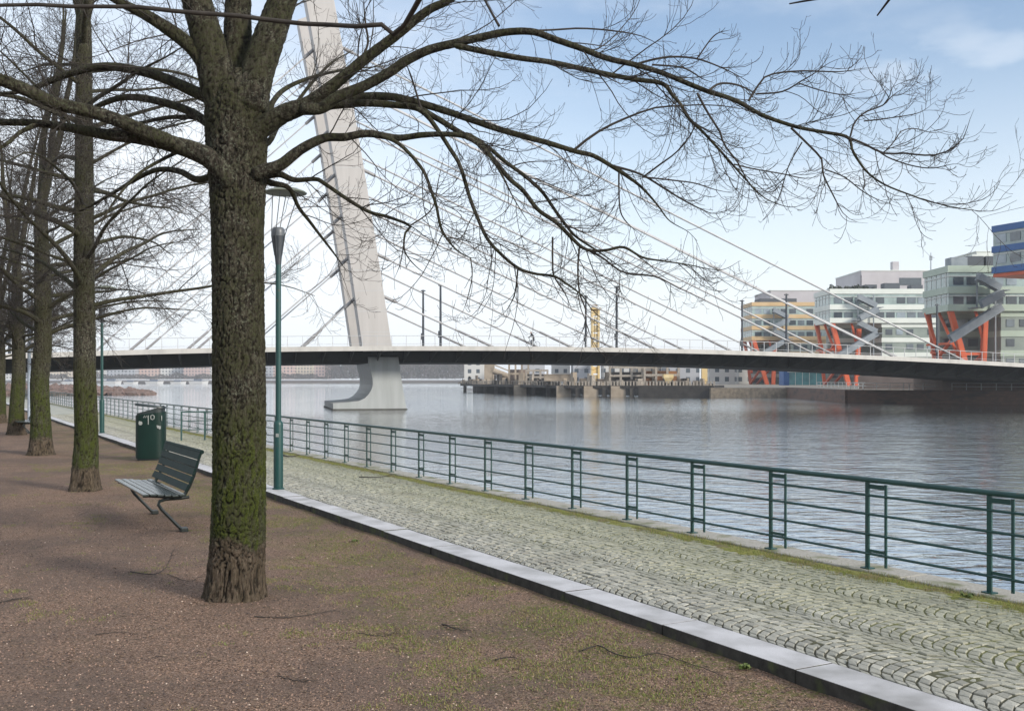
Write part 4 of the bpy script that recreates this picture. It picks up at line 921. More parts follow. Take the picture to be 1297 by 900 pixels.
# cyclist on the deck walkway
def skin_body(name, verts, edges, mt, parent=None):
    me = bpy.data.meshes.new(name); me.from_pydata([v[:3] for v in verts], edges, []); o = bpy.data.objects.new(name, me); COL.objects.link(o)
    md = o.modifiers.new('skin', 'SKIN'); sk = me.skin_vertices[0].data
    for i, v in enumerate(verts): sk[i].radius = (v[3], v[3] * (v[4] if len(v) > 4 else 1)); sk[i].use_root = (i == 0)
    s_ = o.modifiers.new('sub', 'SUBSURF'); s_.levels = 1; s_.render_levels = 1; me.materials.append(mt)
    if parent: o.parent = parent
    return o
uc = uof(676, -3.4); xyc = (P0[0] + uc * cb + 3.4 * sb, P0[1] + uc * sb - 3.4 * cb); zc = float(ztop(uc)) - .05
vb = [(0, 0, .98, .17), (-.08, 0, 1.25, .18), (-.22, 0, 1.50, .17), (-.27, 0, 1.60, .07), (-.31, 0, 1.74, .11), (-.02, .1, .9, .10), (-.32, .11, .72, .08), (-.22, .11, .36, .05), (-.34, .12, .32, .05),
      (-.02, -.1, .9, .10), (-.20, -.11, .60, .08), (-.04, -.11, .22, .05), (-.16, -.12, .17, .05), (-.26, .2, 1.46, .06), (-.42, .22, 1.25, .045), (-.62, .2, 1.12, .035), (-.26, -.2, 1.46, .06), (-.42, -.22, 1.25, .045), (-.62, -.2, 1.12, .035)]
eb = [(0, 1), (1, 2), (2, 3), (3, 4), (0, 5), (5, 6), (6, 7), (7, 8), (0, 9), (9, 10), (10, 11), (11, 12), (2, 13), (13, 14), (14, 15), (2, 16), (16, 17), (17, 18)]
pe = empty('person', (xyc[0], xyc[1], zc), TH); tag(pe, 'cyclist in dark clothes riding along the bridge railing', 'person')
skin_body('body', vb, eb, M['darkcloth'], pe)
q = MB(); q.lathe((-.34, 0, 1.70), [(.03, -.09), (.08, -.05), (.09, .02), (.06, .08), (.02, .1)], 10); q.build('head', M['skin'], pe, smooth=True)
be = empty('bicycle', (xyc[0], xyc[1], zc + .01), TH); tag(be, 'dark bicycle ridden along the bridge deck', 'bicycle')
for x in (.42, -.62):
    q = MB(); a = np.linspace(0, 2 * math.pi, 25); q.tube([(x + .33 * math.cos(t), 0, .34 + .33 * math.sin(t)) for t in a], .022, 6, cap=False); q.build('wheel', M['iron'], be)
q = MB()
for a, b in (((.42, 0, .34), (-.05, 0, .3)), ((-.05, 0, .3), (.05, 0, .86)), ((.05, 0, .86), (.42, 0, .34)), ((-.05, 0, .3), (-.5, 0, .8)), ((.03, 0, .78), (-.5, 0, .82)), ((-.62, 0, .34), (-.48, 0, 1.05))): q.tube([a, b], .02, 6)
q.build('frame', M['mast'], be)
q = MB(); q.tube([(-.62, -.25, 1.08), (-.5, 0, 1.06), (-.62, .25, 1.08)], .016, 6); q.build('handlebar', M['iron'], be)
q = MB(); q.box((.05, 0, .9), (.26, .13, .05)); q.build('saddle', M['iron'], be)

# =========================================================================== FAR BANK ON THE RIGHT
LZ = .3
M['land'] = mat('bank_ground', (.20, .18, .15), .9, (.28, .25, .21), .2)
M['brick'] = mat('quay_brick', (.17, .095, .07), .85, (.11, .075, .06), 1.2, 6, stretch=(1, 1, 3), c3=(.06, .055, .05), s3=.35, lo3=.5, hi3=.7)
M['brownwall'] = mat('brown_wall', (.20, .15, .125), .85, (.26, .20, .17), .4)
shore = [(39, 206), (54.8, 206.8), (51.9, 160.5), (59.3, 156), (72.7, 147.5), (110, 128), (330, 100), (420, 900), (-30, 900), (-14, 420), (18, 330), (30, 225)]
q = MB(); q.prism([(x, y, WZ - 1) for x, y in shore], (0, 0, LZ - WZ + 1)); tag(q.build('far_bank_ground', [M['land']]), kind='structure')
def wall_run(name, pts, z0, z1, th, mt, lab, cat):
    q = MB()
    for a, b in zip(pts[:-1], pts[1:]):
        a, b = np.array(a, float), np.array(b, float); d_ = (b - a) / np.linalg.norm(b - a); nrm = np.array([d_[1], -d_[0]]) * th
        q.prism([(a[0], a[1], z0), (b[0], b[1], z0), (b[0], b[1], z1), (a[0], a[1], z1)], (nrm[0], nrm[1], 0))
    o = q.build(name, mt); tag(o, lab, cat); return o
wall_run('quay_wall', [(54.7, 207), (51.7, 160.2), (59.2, 155.7), (72.7, 147.1), (110, 127.6), (200, 116)], WZ - .5, LZ + .15, .5, M['brick'], 'low brown brick quay wall at the water under the right end of the bridge', 'quay wall')
wall_run('rubble_bank', [(39, 205.8), (54, 206.3)], WZ - .5, LZ + .05, 1.2, mat('rubble', (.27, .22, .17), .9, (.15, .13, .10), 1.5, 6), 'pale rubble bank between the old jetty and the brick quay', 'bank')
# abutment and retaining walls under the bridge
def bl(u, w_): return (P0[0] + u * cb - w_ * sb, P0[1] + u * sb + w_ * cb)
ua = uof(1194, 13)
q = MB(); pa = [bl(ua, 13), bl(ua + 40, 13), bl(ua + 40, 20), bl(ua, 20)]
q.prism([(x, y, LZ) for x, y in pa], (0, 0, float(zbot(ua)) - LZ + .4)); tag(q.build('bridge_abutment', M['brownwall']), 'dark brown abutment carrying the right end of the bridge', 'abutment')
wall_run('retaining_wall', [(62, 186), (74, 176), (86, 160)], LZ, 2.6, .6, M['brownwall'], 'brown retaining wall on the quay beside the bridge abutment', 'wall')
# quay railings
M['white'] = mat('white_paint', (.6, .6, .58), .5)
def small_fence(pts, lab, nmat=M['white'], h=1.0, stepm=2.0):
    e = empty('fence', (pts[0][0], pts[0][1], LZ + .15)); tag(e, lab, 'fence'); o0 = np.array(pts[0], float); c_ = 0; pst_ = None
    for a, b in zip(pts[:-1], pts[1:]):
        a, b = np.array(a, float), np.array(b, float); Lg = np.linalg.norm(b - a); ra, rb = a - o0, b - o0
        for hh in (h, h * .5): q = MB(); q.bar((ra[0], ra[1], hh), (rb[0], rb[1], hh), .06, .08); q.build('rail', nmat, e)
        for k in range(int(Lg / stepm) + 1):
            p_ = ra + (rb - ra) * k * stepm / Lg
            if pst_ is None: q = MB(); q.box((0, 0, h / 2), (.09, .09, h)); pst_ = q.build('post', nmat, e); o = pst_
            else: o = cp(pst_, e)
            o.location = (p_[0], p_[1], 0)
small_fence([(52.6, 162), (59.8, 156.9), (73.3, 148.3), (105, 131)], 'white railing along the brick quay under the bridge')
small_fence([(60, 205), (61, 180)], 'white railing running back from the brick quay corner')

# office blocks ------------------------------------------------------------
M['glassdk'] = glass_mat('window_dark', (.035, .045, .055)); M['glasslt'] = glass_mat('glass_pale', (.22, .28, .27), .15)
M['gband'] = mat('green_band', (.34, .42, .345), .5, (.40, .47, .40), .3); M['wband'] = mat('white_band', (.60, .64, .60), .5, (.66, .69, .65), .3)
M['oband'] = mat('ochre_band', (.50, .34, .17), .55, (.56, .40, .22), .3); M['bband'] = mat('blue_band', (.015, .085, .27), .45, (.02, .11, .32), .3)
M['orange'] = mat('orange_steel', (.60, .10, .028), .5, (.50, .085, .025), .5); M['stair'] = mat('stair_mesh', (.17, .20, .23), .55, (.24, .27, .30), .6)
M['mauve'] = mat('mauve_cladding', (.40, .38, .40), .7, (.45, .43, .45), .2); M['roofdark'] = mat('roof_plant', (.05, .06, .075), .6)
M['body'] = mat('block_wall', (.19, .23, .21), .4, (.25, .29, .26), .3)
M['blinds'] = glass_mat('window_blinds', (.20, .24, .27), .2); M['glassmid'] = glass_mat('window_mid', (.085, .105, .12), .12)
unit_win = {}
wrnd = random.Random(12)
def window_unit(wd, ht, parent, loc, mt):
    r__ = wrnd.random(); mt = M['blinds'] if r__ < .16 else (M['glassmid'] if r__ < .42 else mt)
    key = (round(wd, 2), round(ht, 2), mt.name)
    if key not in unit_win:
        q = MB(); q.box((0, 0, 0), (wd, .12, ht)); o = q.build('window', mt, parent); unit_win[key] = o
    else: o = cp(unit_win[key], parent)
    o.location = loc; o.rotation_euler = (0, 0, 0); return o
def office(X0, Y0, wfront, dleft, ztopv, nfl, fh, canti_w, band, name_lab, glass=None, nside=5, winw=2.6, lower=True, wgap=3.4, sidemat=None):
    """front face at Y0 from X0 to X0+wfront, left face going back dleft; first canti_w metres hang nfl storeys deep on legs, rest goes down"""
    e = empty('office_building', (X0, Y0, LZ)); tag(e, name_lab, 'office building')
    zt = ztopv - LZ; zb = zt - nfl * fh
    glass = glass or M['glasslt']
    q = MB(); q.box((wfront / 2, dleft / 2, (zt + zb) / 2), (wfront, dleft, zt - zb)); q.build('upper_block', glass, e)
    for f_ in range(nfl + 1):
        z_ = zt - f_ * fh; hb = fh * .34
        zc_ = z_ - hb / 2 + (.25 if f_ == 0 else 0) + (hb * .3 if f_ == nfl else 0)
        q = MB(); q.box((wfront / 2, dleft / 2, zc_), (wfront + .5, dleft + .5, hb)); q.build('band', band, e)
        if f_ < nfl:
            q = MB(); q.box((wfront / 2, dleft / 2, z_ - hb - .14 - fh * .1), (wfront + .3, dleft + .3, .10)); q.build('transom', M['white'], e)
    zwin = lambda f_: zt - f_ * fh - fh * .34 - (fh * .66) / 2 - .18
    nw = int(wfront / wgap)
    for f_ in range(nfl):
        for k in range(nw):
            if (k * 7 + f_ * 3) % 9 == 8: continue
            window_unit(winw, fh * .40, e, (1.6 + k * wgap + winw / 2 * .3, -.045, zwin(f_)), M['glassdk'])
    q = MB()   # mullions on the left face
    for k in range(nside): 
        q.box((-.04, (k + .5) * dleft / nside, (zt + zb) / 2), (.1, .14, zt - zb - .4))
    q.build('side_mullions', M['white'], e)
    if lower:
        q = MB(); xl = canti_w; q.box(((xl + wfront) / 2, dleft / 2 + .5, zb / 2), (wfront - xl, dleft, zb)); q.build('lower_block', M['body'], e)
        nfl2 = int(zb / fh)
        for f_ in range(nfl2):
            z_ = zb - f_ * fh; q = MB(); q.box(((xl + wfront) / 2, dleft / 2 + .5, z_ - fh * .2 - .7), (wfront - xl + .3, dleft + .3, fh * .3)); q.build('band', band if f_ < 3 else M['wband'], e)
            for k in range(int((wfront - xl) / wgap)):
                if (k * 5 + f_ * 2) % 4 == 3: continue
                window_unit(winw * .8, fh * .38, e, (xl + 1.8 + k * wgap, .455, z_ - fh * .75 - .35), M['glassdk'])
        # recess behind the legs
        q = MB(); q.box((canti_w * .62, dleft * .9, zb / 2), (canti_w * .8, 2, zb)); q.build('rear_wall', M['body'], e)
        for f_ in range(int(zb / fh)):
            z_ = zb - f_ * fh; q = MB(); q.box((canti_w * .62, dleft * .9 - 1.1, z_ - fh * .3), (canti_w * .8, .3, fh * .3)); q.build('band', band if f_ < 2 else M['wband'], e)
            for k in range(int(canti_w * .8 / wgap)): window_unit(winw, fh * .4, e, (canti_w * .22 + 1.6 + k * wgap, dleft * .9 - 1.05, z_ - fh * .75), M['glassdk'])
    return e, zb
def legs(e, zb, cw_, dp, k=1.0):
    T = .75 * k
    def b(a, c, t=T): q = MB(); q.bar(a, c, t, t, up=(0, 1, .01)); q.build('orange_leg', M['orange'], e)
    q = MB(); q.box((cw_ / 2, dp / 2, zb - .35), (cw_ + .2, dp + .1, .55)); q.build('orange_beam', M['orange'], e)
    b((.5, .6, zb - .6), (5.0, .9, 0), T * 1.15); b((7.6, 1.0, zb - 2.4), (7.0, 1.0, 0), T * 1.1)
    b((.5, dp - 1, zb - .6), (2.4, dp - 1, 0), T * .8); b((-.0, dp - .8, zb - .6), (1.4, dp * .5, zb * .25), T * .7)
    b((3.2, .9, zb * .42), (7.2, 1.0, zb * .42), T * .6); b((1.0, dp - 1, zb * .45), (3.4, .9, zb * .45), T * .55)
    b((7.2, 1.0, zb * .42), (4.4, dp - 1, 0), T * .55); b((5.6, .9, zb - .6), (7.5, 1.0, zb * .5), T * .5); b((.4, dp * .5, zb - .6), (2.6, .9, zb * .35), T * .5); b((.2, dp - 1, zb * .55), (.9, .8, zb * .55), T * .5)
    b((2.0, .7, zb - 5.2), (.4, dp * .6, zb * .35), T * .6); b((3.9, 1, zb * .42), (2.2, dp - 1, 0), T * .6)
def stairs(e, x0, zt, zb, w_=4.2, fl=3.3):
    z_ = zt; k = 0; pts = []
    while z_ > zb + .5:
        xa, xb = (x0, x0 + w_) if k % 2 == 0 else (x0 + w_, x0)
        q = MB(); y_ = -1.6 - (k % 2) * 1.3; q.bar((xa, y_, z_ - fl * .25), (xb, y_, z_ - fl * .95), .16, 1.7); q.bar((xa, y_ - 1.2, z_ - fl * .25), (xb, y_ - 1.2, z_ - fl * .95), .1, 1.3)
        q.bar((xa, y_ - .6, z_ - fl * .25 - .6), (xb, y_ - .6, z_ - fl * .95 - .6), 1.2, .14)
        q.build('stair_flight', M['stair'], e)
        q = MB(); q.box((xb + (.6 if k % 2 == 0 else -.6), -2.2, z_ - fl * .95 - .5), (1.3, 3.4, .16)); q.build('stair_landing', M['stair'], e)
        z_ -= fl; k += 1
    # long last flight swinging out to the left
    q = MB(); q.bar((x0 + w_, -2.2, z_ - .2), (x0 - 5.6, -2.2, z_ - 6.4), .16, 1.7); q.bar((x0 + w_, -3.4, z_ - .2), (x0 - 5.6, -3.4, z_ - 6.4), .16, 1.5); q.bar((x0 + w_, -2.8, z_ - .9), (x0 - 5.6, -2.8, z_ - 7.1), 1.3, .15); q.build('stair_flight', M['stair'], e)
    q = MB(); q.bar((x0 + w_ - .3, -1, zt), (x0 + w_ - .3, -1, 0), .25, .25); q.bar((x0 + .3, -1, zt), (x0 + .3, -1, zb), .25, .25); q.build('stair_post', M['stair'], e)
# C green
XC = at(1201.5, 0, 204)[0]
eC, zbC = office(XC, 204, 22, 12, 24.0, 2, 3.85, 10.5, M['gband'], 'pale green office block on orange stilts nearest the bridge end', wgap=2.6, winw=2.0)
legs(eC, zbC, 10.3, 12, 1.15); stairs(eC, 4.8, 22.5, 15.5)
for x, w_, h_, nm in ((2.6, 3.2, 2.0, 'plant_frame'), (4.2 + 1.6, 3.2, 2.2, 'plant_unit'), (9.5, 2.0, 2.2, 'plant_unit')):
    q = MB(); q.box((x + w_ / 2 - 1, 4, 24 - LZ + h_ / 2 + .2), (w_, 3, h_)); q.build(nm, M['roofdark'] if nm == 'plant_unit' else M['stair'], eC)
q = MB(); q.box((-1.5 + 12, 9, 24 - LZ + 1.6), (6, 5, 3.2)); q.build('roof_house', M['wband'], eC)
# B
XB = at(1052, 0, 268)[0]
eB, zbB = office(XB, 268, 35, 14, 25.0, 2, 3.8, 13.4, M['wband'], 'white-banded green glass office block in the middle of the stilted blocks', wgap=2.7, winw=2.1)
legs(eB, zbB, 13.2, 14, 1.3); stairs(eB, 6.4, 23.6, 16.2, 4.6)
for x, w_, h_ in ((12, 3, 1.5), (17.5, 4, 1.9), (24, 3, 1.4)):
    q = MB(); q.box((x, 6, 25 - LZ + h_ / 2 + .25), (w_, 3, h_)); q.build('plant_unit', M['roofdark'], eB)
for x in (2, 7, 10.5, 15):
    q = MB(); q.tube([(x, 3, 24 - LZ), (x, 3, 26.2 - LZ)], .12, 6); q.build('vent_pipe', M['stair'], eC)
# A
XA = at(953, 0, 340)[0]
eA, zbA = office(XA, 340, 24, 16, 26.9, 3, 3.75, 12.6, M['oband'], 'ochre-banded office block on orange stilts, leftmost of the stilted blocks', wgap=2.8, winw=2.1)
legs(eA, zbA, 12.4, 14, 1.4); stairs(eA, 6.4, 25, 17.5, 4.6)
q = MB(); q.box((9, 6, 26.9 - LZ + .9), (12, 8, 1.4)); q.build('roof_house', M['roofdark'], eA)
# D blue
pD = at(1258, 288, 188); eD = empty('office_building', (pD[0], 188, LZ), math.atan2(-6, 2.6)); tag(eD, 'blue-banded glass office block raised on orange beams at the right edge', 'office building')
zt = 29.4 - LZ; fh = 3.7
q = MB(); q.box((20, 8, zt - fh), (40, 16, 2 * fh)); q.build('upper_block', M['glasslt'], eD)
for f_ in range(3):
    q = MB(); q.box((20, 8, zt - f_ * fh - .35), (40.4, 16.4, 1.15)); q.build('band', M['bband'], eD)
for f_ in range(2):
    for k in range(12):
        window_unit(2.1, 1.5, eD, (1.8 + k * 3.0, -.06, zt - f_ * fh - 2.2), M['blinds'])
    q = MB(); q.box((20, 8, zt - f_ * fh - 1.25), (40.25, 16.25, .12)); q.build('transom', M['white'], eD)
q = MB(); q.box((20, 8, zt - 2 * fh - 1.3), (40, 16, .6)); q.build('orange_beam', M['orange'], eD)
for x in (9, 20, 31):
    q = MB(); q.bar((x, 3, zt - 2 * fh - 1.5), (x + 3, 3, 0), 1.0, 1.0, up=(0, 1, 0)); q.build('orange_leg', M['orange'], eD)
# mauve-grey blocks behind
def plain_block(px0, px1, ytop, Yd, dep, lab, mt=M['mauve'], extra=None):
    a = at(px0, ytop, Yd); b = at(px1, ytop, Yd); e = empty('building', ((a[0] + b[0]) / 2, Yd + dep / 2, LZ)); tag(e, lab, 'building'); h = a[2] - LZ; wd = b[0] - a[0]
    q = MB(); q.box((0, 0, h / 2), (wd, dep, h)); q.build('wall', mt, e)
    q = MB(); q.box((0, 0, h + .12), (wd + .4, dep + .4, .3)); q.build('parapet', M['wband'], e)
    return e, h, wd
eM, hM, wM = plain_block(1091, 1186, 343, 380, 30, 'tall mauve-grey building with one dark strip window behind the white-banded block')
q = MB(); q.box((-wM / 2 + (1153 - 1091) / F * 380, -15.05, at(0, 356.5, 380)[2] - LZ), (8, .2, 2.7)); q.build('window', M['glassdk'], eM)
q = MB(); q.box((-wM / 2 + (1137 - 1091) / F * 380, -12, hM + 1.8), (2.3, 2.4, 3.6)); q.build('chimney', M['mauve'], eM)
q = MB(); q.tube([(wM / 2 - .8, -12, hM), (wM / 2 - .8, -12, hM + 7)], [.22, .12], 6); q.box((wM / 2 - .8, -12, hM + 5), (.9, .5, 1.6)); q.build('antenna', M['stair'], eM)
q = MB(); q.box((-wM / 2 + 3, -14.8, hM * .5), (6, 1.2, hM - 3)); q.build('side_wing', M['mauve'], eM)
plain_block(976, 1092, 368, 385, 25, 'lower mauve-grey building behind the ochre-banded block')
plain_block(1237, 1300, 319, 300, 20, 'pale building rising behind the green office block', M['wband'])
# roof shrubs on B
def clump(nm, c_, sx, sy, sz_, cnt, sz, mats, seed, lab=None, cat=None, parent=None, kind=None, group=None):
    gr = np.random.default_rng(seed); u = gr.normal(0, 1, (cnt, 3)); u /= np.linalg.norm(u, axis=1)[:, None]; r_ = gr.uniform(.35, 1, cnt) ** .5
    lob = 1 + .25 * np.sin(u[:, 0] * 5 + seed) + .2 * np.cos(u[:, 1] * 7 + seed * 2)
    P = u * (r_ * lob)[:, None] * np.array([sx, sy, sz_]) + np.array(c_)
    a = gr.normal(0, 1, (cnt, 3)); a /= np.linalg.norm(a, axis=1)[:, None]; b = np.cross(a, gr.normal(0, 1, (cnt, 3))); b /= np.linalg.norm(b, axis=1)[:, None]
    s_ = gr.uniform(.5, 1.3, cnt)[:, None] * sz
    V = np.stack([P - a * s_, P + b * s_ * .7, P + a * s_, P - b * s_ * .7], 1).reshape(-1, 3); f = np.arange(cnt * 4).reshape(-1, 4)
    o = npmesh(nm, V, f, 4, mats, parent)
    if lab: tag(o, lab, cat, group, kind)
    return o
M['shrub'] = mat('dark_shrub', (.035, .05, .035), .9, (.06, .07, .05), 1)
for k in range(6):
    clump('roof_shrub', (2.0 + k * 2.1, 5, 25.2 - LZ + random.uniform(0, .5)), 1.3, 1.3, .9, 220, .28, M['shrub'], 40 + k, parent=eB)

# clutter on the quay right of the jetty
M['tealglass'] = glass_mat('teal_glass', (.08, .22, .24), .2)
e = empty('pavilion', (*at(1022, 0, 300)[:2], LZ)); tag(e, 'low teal glass pavilion under the bridge between orange legs', 'pavilion')
q = MB(); q.box((0, 0, 1.9), (12, 5, 3.6)); q.build('wall', M['tealglass'], e)
for k in range(7): q = MB(); q.box((-6 + k * 2, -2.55, 1.9), (.14, .14, 3.7)); q.build('mullion', M['wband'], e)
q = MB(); q.box((0, 0, 3.85), (12.6, 5.6, .3)); q.build('roof', M['wband'], e)
q = MB(); q.box((-6.6, -.2, 2.1), (1.6, 5, 4.2)); q.build('blue_panel', M['bband'], e)

# =========================================================================== OLD JETTY WITH YELLOW TOWER
M['conc'] = mat('old_concrete', (.26, .215, .165), .85, (.36, .30, .235), .5, 6, c3=(.13, .11, .09), s3=.3, lo3=.5, hi3=.7)
M['timber'] = mat('dark_timber', (.03, .027, .026), .85, (.055, .05, .045), .8)
M['yellow'] = mat('yellow_paint', (.66, .47, .20), .5, (.60, .48, .27), .4, c3=(.72, .60, .36), s3=.5)
jt = empty('jetty', (0, 0, 0)); JY = 215; 
j0 = np.array([at(583, 0, 292)[0], 292.]); j1 = np.array([at(718, 0, 216)[0], 216.]); j2 = np.array([at(905, 0, 206)[0], 206.])
jt.location = (j1[0], j1[1], WZ); tag(jt, 'derelict concrete jetty on dark piles standing in the channel under the bridge', 'jetty'); J = np.array([j1[0], j1[1]])
jz = .75 - WZ
def jbox(nm, a, b, w0, w1, z0, z1, mt):
    a, b = np.array(a) - J, np.array(b) - J; d_ = (b - a) / np.linalg.norm(b - a); nn = np.array([-d_[1], d_[0]]);
    if nn[1] < 0: nn = -nn
    q = MB(); q.prism([(*(a + nn * w0), z0), (*(b + nn * w0), z0), (*(b + nn * w1), z0), (*(a + nn * w1), z0)], (0, 0, z1 - z0)); return q.build(nm, mt, jt)
jbox('deck', j0, j1, 0, 14, jz - .55, jz, M['timber']); jbox('deck', j1, j2 * .55 + j1 * .45, 0, 14, jz - .55, jz, M['timber'])
jbox('end_block', j2 * .5 + j1 * .5, j2, -.5, 14, -1, jz + .02, M['timber']); jbox('inner_wall', j0, j2, 5, 5.6, -.6, jz - .6, M['timber'])
nseg = 14
for k in range(nseg):
    f_ = (k + .5) / nseg; tot = [j0, j1] if f_ < .62 else [j1, j2 * .5 + j1 * .5]; ff = f_ / .62 if f_ < .62 else (f_ - .62) / .38
    c_ = tot[0] * (1 - ff) + tot[1] * ff - J; big_ = k in (5, 8, 10, 12)
    q = MB(); w_ = 3.0 if big_ else .9
    q.box((c_[0], c_[1] - .1 + w_ / 2, jz / 2 - .35), (w_, w_, jz + .5 if big_ else jz - .3)); q.build('pile', M['conc'] if big_ else M['timber'], jt)
# white posts of its low railing
M['rubblew'] = mat('pale_rail', (.38, .34, .29), .8, (.24, .21, .18), 3)
pst_ = None; tot = []
for k in range(46): f_ = k / 45; tot.append(j0 * (1 - f_) + j1 * f_ - J)
for k in range(46): f_ = k / 45; tot.append(j1 * (1 - f_) + (j2) * f_ - J)
for k, c_ in enumerate(tot):
    if pst_ is None: q = MB(); q.box((0, .4, .42), (.28, .2, .84)); pst_ = q.build('rail_post', M['rubblew'], jt); o = pst_
    else: o = cp(pst_, jt)
    o.location = (c_[0], c_[1], jz); 
for a, b in ((j0, j1), (j1, j2)): jbox('hand_rail', a, b, .35, .5, jz + .8, jz + .9, M['rubblew'])
q = MB(); jr = random.Random(6)
for k in range(210):
    f_ = jr.random(); c_ = (j0 * (1 - f_ / .6) + j1 * f_ / .6 if f_ < .6 else j1 * (1 - (f_ - .6) / .4) + j2 * (f_ - .6) / .4) - J; h_ = jr.uniform(.2, 1.5) * (1 if jr.random() < .85 else 2)
    q.box((c_[0] + jr.uniform(-.5, .5), c_[1] + jr.uniform(1.5, 9), jz + h_ / 2), (jr.uniform(.2, 1.3), jr.uniform(.2, 1.3), h_), jr.uniform(0, 3), mi=jr.choice([0, 0, 1, 2]))
tag(q.build('debris', [M['conc'], M['timber'], M['rubblew']], jt), kind='stuff')
def jp(px, Yd): return at(px, 0, Yd)[0], Yd
def jthing(nm, px, Yd, lab, cat): x, y = jp(px, Yd); e = empty(nm, (x, y, .75)); tag(e, lab, cat); return e
TL = jthing('yellow_tower', 754, 222, 'tall yellow steel tower rising from the jetty above the bridge deck', 'tower')
hT = at(0, 392, 222)[2] - .75
for sx, sy in ((-.7, -.7), (.7, -.7), (.7, .7), (-.7, .7)):
    q = MB(); q.box((sx, sy, hT / 2), (.4, .4, hT)); q.build('corner_post', M['yellow'], TL)
for k in range(9):
    q = MB(); z_ = .8 + k * hT / 9.2; q.box((0, 0, z_ + .7), (1.2, 1.2, 1.35 * hT / 15)); q.build('panel', M['yellow'], TL)
q = MB(); q.box((0, 0, hT + .15), (2.3, 2.3, .3)); q.build('top_platform', M['yellow'], TL)
q = MB(); q.box((-.2, -.3, hT + .7), (1.2, 1.0, .8)); q.build('top_cabin', M['rubblew'], TL)
q = MB(); q.box((0, 0, .4), (3, 3, .8)); q.build('foot_block', M['conc'], TL)
e = jthing('concrete_tower', 620, 285, 'tan concrete tower block on the left end of the jetty', 'tower'); q = MB(); q.box((0, 0, 3.0), (2.8, 3.5, 6.0)); q.build('shaft', M['conc'], e); q = MB(); q.box((0, 0, 6.1), (3.3, 4, .4)); q.build('cap', M['conc'], e)
e = jthing('conveyor', 638, 262, 'slanted tan conveyor tube lying on trestles on the jetty', 'conveyor')
q = MB(); q.tube([(-2.6, 0, 3.4), (2.6, 0, 1.4)], .75, 12); q.build('tube', M['conc'], e, smooth=True)
for x in (-2.2, 2.0): q = MB(); q.box((x, 0, .8 if x > 0 else 1.2), (.4, 1.4, 1.6 if x > 0 else 2.4)); q.build('trestle', M['timber'], e)
q = MB(); q.bar((-2.4, 0, 4.9), (3, 0, 2.7), .3, .3); q.build('top_beam', M['conc'], e)
def frame(px, Yd, wd, h_, nb, lab, mt=M['conc'], slab=None):
    e = jthing('derelict_frame', px, Yd, lab, 'concrete frame')
    for k in range(nb + 1): q = MB(); q.box((-wd / 2 + wd * k / nb, 0, h_ / 2), (.45, .6, h_)); q.build('column', mt, e)
    for z_ in (h_ * .5, h_ - .25): q = MB(); q.box((0, .05, z_), (wd + .4, .8, .42)); q.build('beam', mt, e)
    q = MB(); q.box((0, 2.4, h_ * .35), (wd, .4, h_ * .7)); q.build('back_wall', slab or M['brownwall'], e)
frame(657, 250, 4.6, 5.2, 3, 'tan concrete frame just right of the slanted conveyor')
frame(800, 216, 9, 4.0, 4, 'wide pale concrete frame right of the yellow tower', M['rubblew'], M['timber'])
frame(838, 214, 7, 4.3, 3, 'pale concrete frame with rusty wall at the right of the jetty', M['rubblew'], mat('rusty_wall', (.30, .14, .05), .8, (.18, .08, .04), .8))
frame(680, 246, 5, 3.6, 3, 'grey broken concrete frame behind the long tan trough', M['rubblew'], M['timber'])
e = jthing('trough', 709, 226, 'long tan concrete trough on the jetty left of the yellow tower', 'trough'); q = MB(); q.box((0, 0, 1.55), (6.8, 2.4, 1.3)); q.build('box', M['conc'], e)
q = MB(); q.box((0, 0, 2.3), (7.1, 2.6, .2)); q.build('rim', M['conc'], e)
for x in (-2.8, 0, 2.8): q = MB(); q.box((x, 0, .45), (.5, 1.8, .9)); q.build('support', M['timber'], e)
e = jthing('trough', 768, 220, 'brown low concrete bunker on the jetty right of the yellow tower', 'bunker'); q = MB(); q.box((0, 0, .6), (3.6, 3, 1.2)); q.build('box', M['brownwall'], e)
q = MB(); q.box((0, 0, 1.3), (3.9, 3.2, .2)); q.build('lid', M['rubblew'], e)
e = jthing('hopper', 846, 211, 'small ochre hopper standing before the rusty wall', 'hopper'); q = MB(); q.add([(-1, -1, 1.6), (1, -1, 1.6), (1, 1, 1.6), (-1, 1, 1.6), (-.5, -.5, .5), (.5, -.5, .5), (.5, .5, .5), (-.5, .5, .5), (-1, -1, 2.3), (1, -1, 2.3), (1, 1, 2.3), (-1, 1, 2.3)], [(0, 1, 9, 8), (1, 2, 10, 9), (2, 3, 11, 10), (3, 0, 8, 11), (4, 5, 1, 0), (5, 6, 2, 1), (6, 7, 3, 2), (7, 4, 0, 3), (8, 9, 10, 11), (4, 7, 6, 5)]); q.build('bin', M['yellow'], e)
for x in (-.8, .8): q = MB(); q.box((x, 0, .8), (.2, 1.6, 1.6)); q.build('stand', M['timber'], e)
e = jthing('yellow_post', 892, 210, 'thick yellow post on the right end of the jetty', 'post'); q = MB(); q.box((0, 0, 2.0), (1.1, 1.1, 4.0)); q.build('shaft', M['yellow'], e); q = MB(); q.box((0, 0, .2), (1.6, 1.6, .4)); q.build('foot', M['conc'], e)

